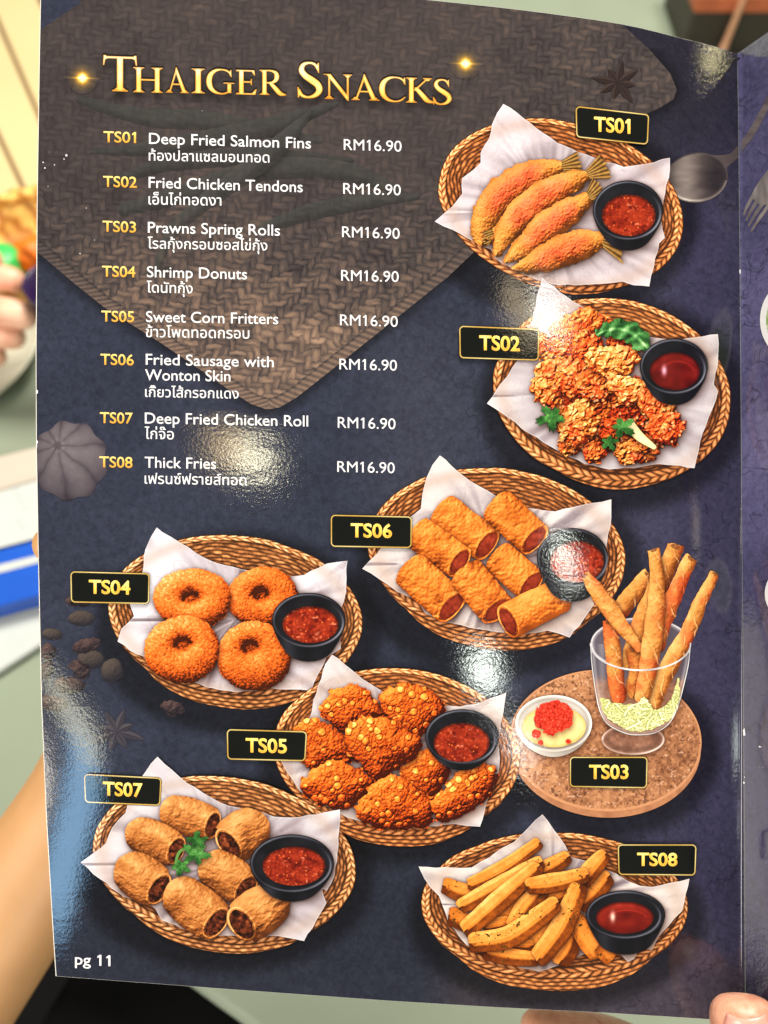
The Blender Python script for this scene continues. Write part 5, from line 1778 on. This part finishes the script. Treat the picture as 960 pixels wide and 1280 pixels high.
def slab(name, quad_px, z1, z0, mat, parent=None):
    return prism(name, [px_on_plane(x, y, z1) for x, y in quad_px], z0, mat, parent)


M_floor = simple_mat('dark_floor', (9, 8, 8), .95, .2, 3)
fl = mesh_obj('floor', [(-6, -6, 0), (6, -6, 0), (6, 6, 0), (-6, 6, 0)], [(0, 1, 2, 3)], M_floor)
tag(fl, kind='structure')

M_table = simple_mat('pale_green_table', (131, 142, 124), .45, .05, 14)
A = px_on_plane(300, 1280, TABLE_Z)
B = px_on_plane(0, 1063, TABLE_Z)
e = (A - B).normalized()
nrm = Vector((-e.y, e.x, 0))
if nrm.y < 0:
    nrm = -nrm
c0 = B - e * 0.55
c1 = A + e * 0.65
root = empty('table', (c0 + c1) / 2 * 1.0)
root.location.z = 0
tag(root, 'pale grey-green table with a rounded edge under the menu', 'table')
top = prism('tabletop', [c0, c1, c1 + nrm * 1.15, c0 + nrm * 1.15], TABLE_Z - 0.03, M_table, root)
bevel(top, .006)
M_leg = simple_mat('dark_steel', (50, 50, 52), .4)
for s_, t_ in ((.06, .06), (.94, .06), (.06, .94), (.94, .94)):
    q = c0 + (c1 - c0) * s_ + nrm * 1.15 * t_
    prism('leg', [Vector((q.x + dx * .025, q.y + dy * .025, TABLE_Z - .031)) for dx, dy in ((-1, -1), (1, -1), (1, 1), (-1, 1))], 0, M_leg, root)

# cream slatted board standing flat behind the basket
M_cream = simple_mat('cream_lacquer', (206, 190, 142), .4, .04, 6)
M_gap = simple_mat('brown_joint', (112, 78, 40), .6, .1, 20)
bw = TABLE_Z + .012
broot = empty('slatted_board', px_on_plane(-30, 120, TABLE_Z))
tag(broot, 'cream board with slanting dark brown grooves, beyond the wicker basket', 'board')
slab('board', [(-200, 40), (36, -14), (110, 60), (110, 268), (-200, 330)], bw, TABLE_Z + .001, M_cream, broot)
for (xa, ya, xb, yb) in ((-6, 18, 60, 170), (-6, 160, 60, 300), (36, -30, 80, 62), (-60, 90, -6, 214), (-60, 230, 0, 310)):
    ddx, ddy = xb - xa, yb - ya
    l_ = math.hypot(ddx, ddy)
    ox_, oy_ = -ddy / l_ * 2.6, ddx / l_ * 2.6
    slab('groove', [(xa + ox_, ya + oy_), (xb + ox_, yb + oy_), (xb - ox_, yb - oy_), (xa - ox_, ya - oy_)], bw + .0012, bw - .002, M_gap, broot)


def lathe(name, prof, loc, mat, parent=None, n=48, squash=1.0):
    vs = []
    fs = []
    for i in range(n):
        a = 2 * math.pi * i / n
        for r, z in prof:
            vs.append((loc[0] + r * math.cos(a), loc[1] + r * squash * math.sin(a), loc[2] + z))
    m_ = len(prof)
    for i in range(n):
        j = (i + 1) % n
        for k_ in range(m_ - 1):
            fs.append((i * m_ + k_, j * m_ + k_, j * m_ + k_ + 1, i * m_ + k_ + 1))
    return mesh_obj(name, vs, fs, mat, parent, True)


# woven basket of the diners
m, nt, b = new_mat('golden_wicker')
tc = nt.nodes.new('ShaderNodeTexCoord')
wv = nt.nodes.new('ShaderNodeTexWave')
wv.inputs['Scale'].default_value = 48
wv.inputs['Distortion'].default_value = 4
wv.inputs['Detail'].default_value = 2
mpw = nt.nodes.new('ShaderNodeMapping')
mpw.inputs['Rotation'].default_value = (0.4, 0.6, 0.9)
nt.links.new(tc.outputs['Object'], mpw.inputs['Vector'])
nt.links.new(mpw.outputs['Vector'], wv.inputs['Vector'])
crn = nt.nodes.new('ShaderNodeValToRGB')
crn.color_ramp.elements[0].color = (*srgb2lin(np.array((176, 108, 34)) / 255), 1)
crn.color_ramp.elements[1].color = (*srgb2lin(np.array((250, 204, 108)) / 255), 1)
nt.links.new(wv.outputs['Fac'], crn.inputs['Fac'])
nt.links.new(crn.outputs['Color'], b.inputs['Base Color'])
b.inputs['Roughness'].default_value = .5
M_wick = m
loc = px_on_plane(58, 342, TABLE_Z)
bk = empty('wicker_basket', loc)
bk.scale = (.70, .70, .8)
tag(bk, 'golden wicker bread basket beside the cream board, orange food in it', 'basket')
prof = [(0.0, .002), (.060, .002), (.066, .008), (.080, .030)]
lathe('basket_bowl', prof + [(.090, .048), (.084, .048), (.074, .028), (.060, .010), (0, .008)], (0, 0, 0), M_wick, bk)
vs, fs = [], []
nb = 240
for i in range(nb):
    a = 2 * math.pi * i / nb
    for j in range(10):
        ph = 2 * math.pi * j / 10
        rr = .0078 * (1 + .22 * math.sin(ph * 2 + a * 22))
        R_b = .088 + rr * math.cos(ph)
        vs.append((R_b * math.cos(a), R_b * math.sin(a), .048 + rr * math.sin(ph)))
for i in range(nb):
    for j in range(10):
        fs.append((i * 10 + j, ((i + 1) % nb) * 10 + j, ((i + 1) % nb) * 10 + (j + 1) % 10, i * 10 + (j + 1) % 10))
mesh_obj('braided_rim', vs, fs, M_wick, bk, True)


def skin(name, chains, mat, sub=2, parent=None):
    """one continuous body grown over a skeleton of joints (point, radius); the first chain holds the root"""
    vs, es, rs = [], [], []
    index = {}
    for ch in chains:
        prev = None
        for key, p_, r_ in ch:
            if key in index:
                i = index[key]
            else:
                i = len(vs)
                index[key] = i
                vs.append(tuple(p_))
                rs.append(r_)
            if prev is not None:
                es.append((prev, i))
            prev = i
    me = bpy.data.meshes.new(name)
    me.from_pydata(vs, es, [])
    o = link_mesh(name, me, mat, parent)
    o.modifiers.new('skin', 'SKIN')
    sv = me.skin_vertices[0].data if me.skin_vertices else None
    if sv is None:
        bpy.context.view_layer.objects.active = o
        bm_ = __import__('bmesh').new()
        bm_.from_mesh(me)
        bm_.verts.layers.skin.verify()
        bm_.to_mesh(me)
        bm_.free()
        sv = me.skin_vertices[0].data
    for i, r_ in enumerate(rs):
        sv[i].radius = r_ if isinstance(r_, tuple) else (r_, r_)
        sv[i].use_root = (i == 0)
    o.modifiers['skin'].use_smooth_shade = True
    ss = o.modifiers.new('sub', 'SUBSURF')
    ss.levels = sub
    ss.render_levels = sub
    # bring the evaluated body into plain mesh data
    bpy.context.view_layer.update()
    ev = o.evaluated_get(bpy.context.evaluated_depsgraph_get())
    new = bpy.data.meshes.new_from_object(ev)
    o.modifiers.clear()
    o.data = new
    if not new.materials:
        new.materials.append(mat)
    new.polygons.foreach_set('use_smooth', [True] * len(new.polygons))
    return o


def chain(prefix, pts):
    return [(prefix + str(i) if not isinstance(q[0], str) else q[0], px_at(*q[-2][:3]) if False else px_at(q[1][0], q[1][1], q[1][2]), q[2]) if isinstance(q[0], str) else (prefix + str(i), px_at(q[0], q[1], q[2]), q[3]) for i, q in enumerate(pts)]


M_skin = simple_mat('skin', (204, 138, 110), .42, .06, 260, .45, sss=.10, c2=(228, 172, 144))
M_skin2 = simple_mat('fair_skin', (212, 150, 122), .45, .05, 70, .1, sss=.12, c2=(236, 190, 162))
M_arm = simple_mat('tan_skin', (206, 156, 104), .5, .06, 30, .05, sss=.08)

# hand gripping the bottom of the menu: thumb in front of the fold, four fingers behind the sheet
K = lambda key, x, y, d_, r_: (key, px_at(x, y, d_), r_)
hand = skin('person', [
    [K('palm', 985, 1560, .262, .021), K('wrist', 1040, 1760, .30, .024), K('arm', 1130, 2120, .40, .032)],
    [K('palm', 985, 1560, .262, .021), K('th1', 1015, 1480, .240, .0145), K('th2', 968, 1375, .2275, .0118), K('th3', 937, 1302, .2255, .0112), K('th4', 928, 1264, .2265, .0106), K('th5', 925, 1240, .2285, .0070)],
    [K('palm', 985, 1560, .262, .021), K('k1', 960, 1440, .270, .0115), K('i1', 860, 1345, .268, .0090), K('i2', 760, 1300, .262, .0082), K('i3', 690, 1287, .2565, .0076), K('i4', 650, 1284, .2535, .0062)],
    [K('palm', 985, 1560, .262, .021), K('k2', 955, 1510, .276, .0115), K('m1', 850, 1425, .274, .0092), K('m2', 745, 1372, .267, .0084), K('m3', 670, 1352, .260, .0076), K('m4', 632, 1346, .257, .0058)],
    [K('palm', 985, 1560, .262, .021), K('k3', 960, 1580, .280, .0108), K('r1', 865, 1505, .277, .0088), K('r2', 770, 1450, .270, .0080), K('r3', 705, 1425, .264, .0072), K('r4', 672, 1416, .261, .0054)],
    [K('palm', 985, 1560, .262, .021), K('k4', 975, 1640, .283, .0098), K('p1', 890, 1582, .281, .0078), K('p2', 815, 1532, .275, .0070), K('p3', 765, 1504, .270, .0062), K('p4', 740, 1493, .268, .0048)]], M_skin)
tag(hand, 'hand gripping the bottom of the menu, thumb in front of the fold', 'person')
M_nail = simple_mat('nail', (226, 162, 146), .25, .03, 40)
# thumbnail: a curved plate on the lit side of the thumb tip
nv, nf = [], []
base_c = Vector(px_at(935, 1282, .2258))
to_cam = (CAM_LOC - base_c).normalized()
axis = (Vector(px_at(927, 1266, .2262)) - Vector(px_at(941, 1340, .2262))).normalized()
side_v = axis.cross(to_cam).normalized()
to_cam = side_v.cross(axis).normalized()
for i in range(11):
    for j in range(13):
        u_ = i / 10 * 2 - 1
        v_ = j / 12
        wN = .0068 * (1 - .25 * max(0, v_ - .7) / .3 - .15 * max(0, .2 - v_) / .2)
        ang_ = u_ * .75
        p_ = base_c + side_v * (wN * math.sin(ang_) / math.sin(.75)) + axis * ((v_ - .35) * .0125) + to_cam * (.0104 * math.cos(ang_) * 1.0 - .0006 - .0022 * max(0, v_ - .55) ** 1.5)
        nv.append(p_)
for i in range(10):
    for j in range(12):
        nf.append((i * 13 + j, (i + 1) * 13 + j, (i + 1) * 13 + j + 1, i * 13 + j + 1))
nail = mesh_obj('thumbnail', nv, nf, M_nail, hand, True)
so = nail.modifiers.new('thickness', 'SOLIDIFY')
so.thickness = .0005

# forearm and hand of the person holding the menu from behind
arm = skin('person', [
    [K('elbow', -230, 1500, .42, .040), K('fore', -100, 1312, .37, .034), K('mid', 32, 1111, .335, .0285), K('wrist', 140, 945, .310, .0235), K('palm', 190, 845, .295, .022)],
    [K('palm', 190, 845, .295, .022), K('k1', 175, 745, .281, .0105), K('i1', 120, 708, .270, .0085), K('i2', 76, 686, .2585, .0074), K('i3', 46, 672, .2485, .0062)],
    [K('palm', 190, 845, .295, .022), K('k2', 170, 790, .284, .0108), K('m1', 118, 756, .274, .0088), K('m2', 88, 738, .262, .0076), K('m3', 74, 732, .2515, .0060)],
    [K('palm', 190, 845, .295, .022), K('k3', 170, 850, .287, .0102), K('r1', 122, 812, .276, .0084), K('r2', 94, 794, .265, .0074), K('r3', 80, 788, .2545, .0058)],
    [K('palm', 190, 845, .295, .022), K('k4', 168, 900, .290, .0094), K('p1', 128, 866, .280, .0074), K('p2', 104, 850, .269, .0064), K('p3', 94, 844, .259, .0050)],
    [K('palm', 190, 845, .295, .022), K('t1', 240, 790, .280, .013), K('t2', 268, 720, .268, .0108), K('t3', 280, 660, .2585, .0085)]], M_arm)
tag(arm, 'bare tan forearm reaching up behind the menu, a fingertip round its edge', 'person')

# the diner's hand across the table
T0 = .50
dh = skin('person', [
    [K('palm', -60, 372, .600, .024), K('wrist', -170, 395, .60, .026), K('arm', -420, 470, .60, .036)],
    [K('palm', -60, 372, .600, .024), K('a1', -20, 348, .592, .0125), K('a2', 14, 345, .588, .0110), K('a3', 30, 362, .590, .0085)],
    [K('palm', -60, 372, .600, .024), K('b1', -22, 388, .582, .0125), K('b2', 18, 392, .576, .0118), K('b3', 48, 400, .578, .0095)],
    [K('palm', -60, 372, .600, .024), K('c1', -28, 412, .590, .0120), K('c2', 8, 420, .584, .0110), K('c3', 34, 424, .586, .0088)],
    [K('palm', -60, 372, .600, .024), K('d1', -40, 436, .600, .0105), K('d2', -12, 444, .594, .0095), K('d3', 10, 446, .596, .0078)],
    [K('palm', -60, 372, .600, .024), K('e1', -50, 335, .59, .013), K('e2', -20, 322, .585, .011), K('e3', 2, 326, .582, .0085)]], M_skin2)
tag(dh, 'fair hand of a diner across the table, holding a dark purple cup', 'person')
pc = px_at(86, 388, .592)
cupm = simple_mat('dark_purple_glaze', (44, 26, 66), .25, .1, 30)
cup = lathe('cup', [(0, -.02), (.016, -.02), (.019, -.017), (.022, .015), (.0235, .030), (.0215, .030), (.019, .010), (0, -.012)], pc, cupm, n=32)
tag(cup, 'small dark purple cup in the fingers of a diner', 'cup')

# plate
M_plate = simple_mat('cream_china', (198, 199, 180), .25, .03, 10)
pl = lathe('plate', [(0, .004), (.045, .004), (.056, .007), (.078, .016), (.081, .018), (.082, .017), (.079, .013), (.058, .002), (.045, .0), (0, .0)], px_on_plane(-64, 446, TABLE_Z + .0005), M_plate, n=64)
tag(pl, 'round cream china plate with a wide rim on the green table', 'plate')
# green cloth and orange food by the basket
M_green = simple_mat('bright_green', (60, 190, 90), .4, .1, 20)
M_orange = simple_mat('orange_food', (236, 120, 24), .5, .2, 60)
g0 = px_on_plane(0, 330, TABLE_Z + .034)
gl_ = lathe('lid', [(0, .012), (.014, .011), (.018, .007), (.019, -.010), (.017, -.032), (0, -.032)], g0, M_green, n=32)
tag(gl_, 'bright green bottle lid standing in front of the wicker basket', 'lid')
vs, fs = [], []
import bmesh
bm = bmesh.new()
bmesh.ops.create_icosphere(bm, subdivisions=4, radius=1)
for v in bm.verts:
    n_ = v.co.copy()
    r_ = 1 + .12 * math.sin(n_.x * 7 + 1) * math.sin(n_.y * 6) + .08 * math.sin(n_.z * 11 + n_.x * 5)
    v.co = Vector((n_.x * .026 * r_, n_.y * .018 * r_, n_.z * .014 * r_))
me = bpy.data.meshes.new('fried_bite')
bm.to_mesh(me)
bm.free()
me.polygons.foreach_set('use_smooth', [True] * len(me.polygons))
fb = link_mesh('fried_bite', me, M_orange, None)
fb.location = px_on_plane(56, 318, TABLE_Z + .034)
tag(fb, 'orange fried bite lying at the front of the wicker basket', 'food')

# papers, packet and tray beside the menu
M_white = simple_mat('white_card', (184, 190, 188), .5, .02, 30)
M_beige = simple_mat('beige_paper', (186, 176, 163), .6, .04, 30)
M_blue = simple_mat('blue_card', (18, 80, 184), .35, .06, 20)
M_grey = simple_mat('grey_card', (176, 182, 184), .45, .04, 20)
tray = slab('tray', [(-120, 815), (80, 716), (84, 784), (-120, 916)], TABLE_Z + .007, TABLE_Z + .0005, M_white)
bevel(tray, .002)
tag(tray, 'flat white tray with a grey line under the blue packet', 'tray')
ln = slab('tray_groove', [(-110, 829), (78, 738), (78, 741), (-110, 833)], TABLE_Z + .0078, TABLE_Z + .0065, M_grey, tray)
pk = slab('packet', [(-120, 716), (64, 668), (66, 740), (-120, 790)], TABLE_Z + .024, TABLE_Z + .0075, M_blue)
bevel(pk, .002)
tag(pk, 'bright blue packet with a white band, on the white tray', 'packet')
slab('band', [(-110, 733), (63, 690), (63, 699), (-110, 745)], TABLE_Z + .0246, TABLE_Z + .0235, M_white, pk)
sh_ = slab('receipt', [(-120, 650), (76, 592), (70, 666), (-120, 716)], TABLE_Z + .0262, TABLE_Z + .0256, M_white)
tag(sh_, 'white printed slip with faint grey lines beside the blue packet', 'paper')
for (xa, ya) in ((14, 612), (18, 619), (22, 626), (26, 634), (18, 652), (24, 659)):
    slab('print_line', [(xa, ya), (xa + 10, ya - 2.5), (xa + 10, ya - .5), (xa, ya + 2)], TABLE_Z + .0265, TABLE_Z + .0261, M_grey, sh_)
nb_ = slab('napkin', [(-120, 600), (84, 548), (78, 590), (-120, 650)], TABLE_Z + .014, TABLE_Z + .0005, M_beige)
bevel(nb_, .002)
tag(nb_, 'folded beige napkin behind the white slip', 'napkin')

# dark box with an orange-brown rim at the far corner of the table
M_box = simple_mat('dark_wood', (44, 36, 26), .5, .25, 25)
M_rim = simple_mat('orange_clay', (186, 96, 58), .5, .2, 40)
M_spoon = simple_mat('pale_wood', (196, 146, 112), .5, .1, 40)
h_ = .05
bx = empty('serving_box', px_on_plane(905, 40, TABLE_Z))
tag(bx, 'dark brown serving box with an orange clay rim beyond the fold of the menu', 'box')
q0 = [px_on_plane(850, 70, TABLE_Z), px_on_plane(975, 70, TABLE_Z)]
dx_ = (q0[1] - q0[0])
dy_ = Vector((-dx_.y, dx_.x, 0)).normalized() * .11
foot_ = [q0[0], q0[1], q0[1] + dy_, q0[0] + dy_]
bevel(prism('box', [Vector((v.x, v.y, TABLE_Z + h_)) for v in foot_], TABLE_Z + .0005, M_box, bx), .004)
cen = sum(foot_, Vector()) / 4
rim_ = [cen + (v - cen) * 1.05 for v in foot_]
bevel(prism('rim', [Vector((v.x, v.y, TABLE_Z + h_ + .016)) for v in rim_], TABLE_Z + h_ - .004, M_rim, bx), .005)
a_ = px_on_plane(903, 4, TABLE_Z + .05)
f_ = q0[0] + dx_ * .36 - dy_ * .10
spn = skin('wooden_spoon', [[('a', Vector((f_.x, f_.y, TABLE_Z + .008)), .0065), ('b', Vector((f_.x, f_.y, TABLE_Z + .008)) * .85 + Vector((q0[0] + dx_ * .42 - dy_ * .02)[:2] + (TABLE_Z + .075,)) * .15, .004), ('c', Vector((q0[0] + dx_ * .42 - dy_ * .02)[:2] + (TABLE_Z + .075,)), .0035)]], M_spoon, 2)
tag(spn, 'wooden spoon with a pale end leaning on the dark serving box', 'spoon')

# black trousers of the person sitting at the near side
M_black = simple_mat('black_cloth', (5, 5, 6), 1.0, .2, 60)
lapc = A - nrm * .10 + e * .06
lap = skin('person', [
    [('hip', lapc - nrm * .42 + Vector((0, 0, -.16)), .14), ('t1', lapc - e * .12 + nrm * .02 + Vector((0, 0, -.17)), .092), ('k1', lapc - e * .14 + nrm * .16 + Vector((0, 0, -.19)), .075), ('f1', lapc - e * .14 + nrm * .16 + Vector((0, 0, -.60)), .05)],
    [('hip', lapc - nrm * .42 + Vector((0, 0, -.16)), .14), ('t2', lapc + e * .12 + nrm * .02 + Vector((0, 0, -.17)), .092), ('k2', lapc + e * .14 + nrm * .16 + Vector((0, 0, -.19)), .075), ('f2', lapc + e * .14 + nrm * .16 + Vector((0, 0, -.60)), .05)],
    [('hip', lapc - nrm * .42 + Vector((0, 0, -.16)), .14), ('t3', lapc - e * .30 - nrm * .02 + Vector((0, 0, -.10)), .13)]], M_black, 2)
tag(lap, 'black trousers of the seated person in the shade below the table edge', 'person')
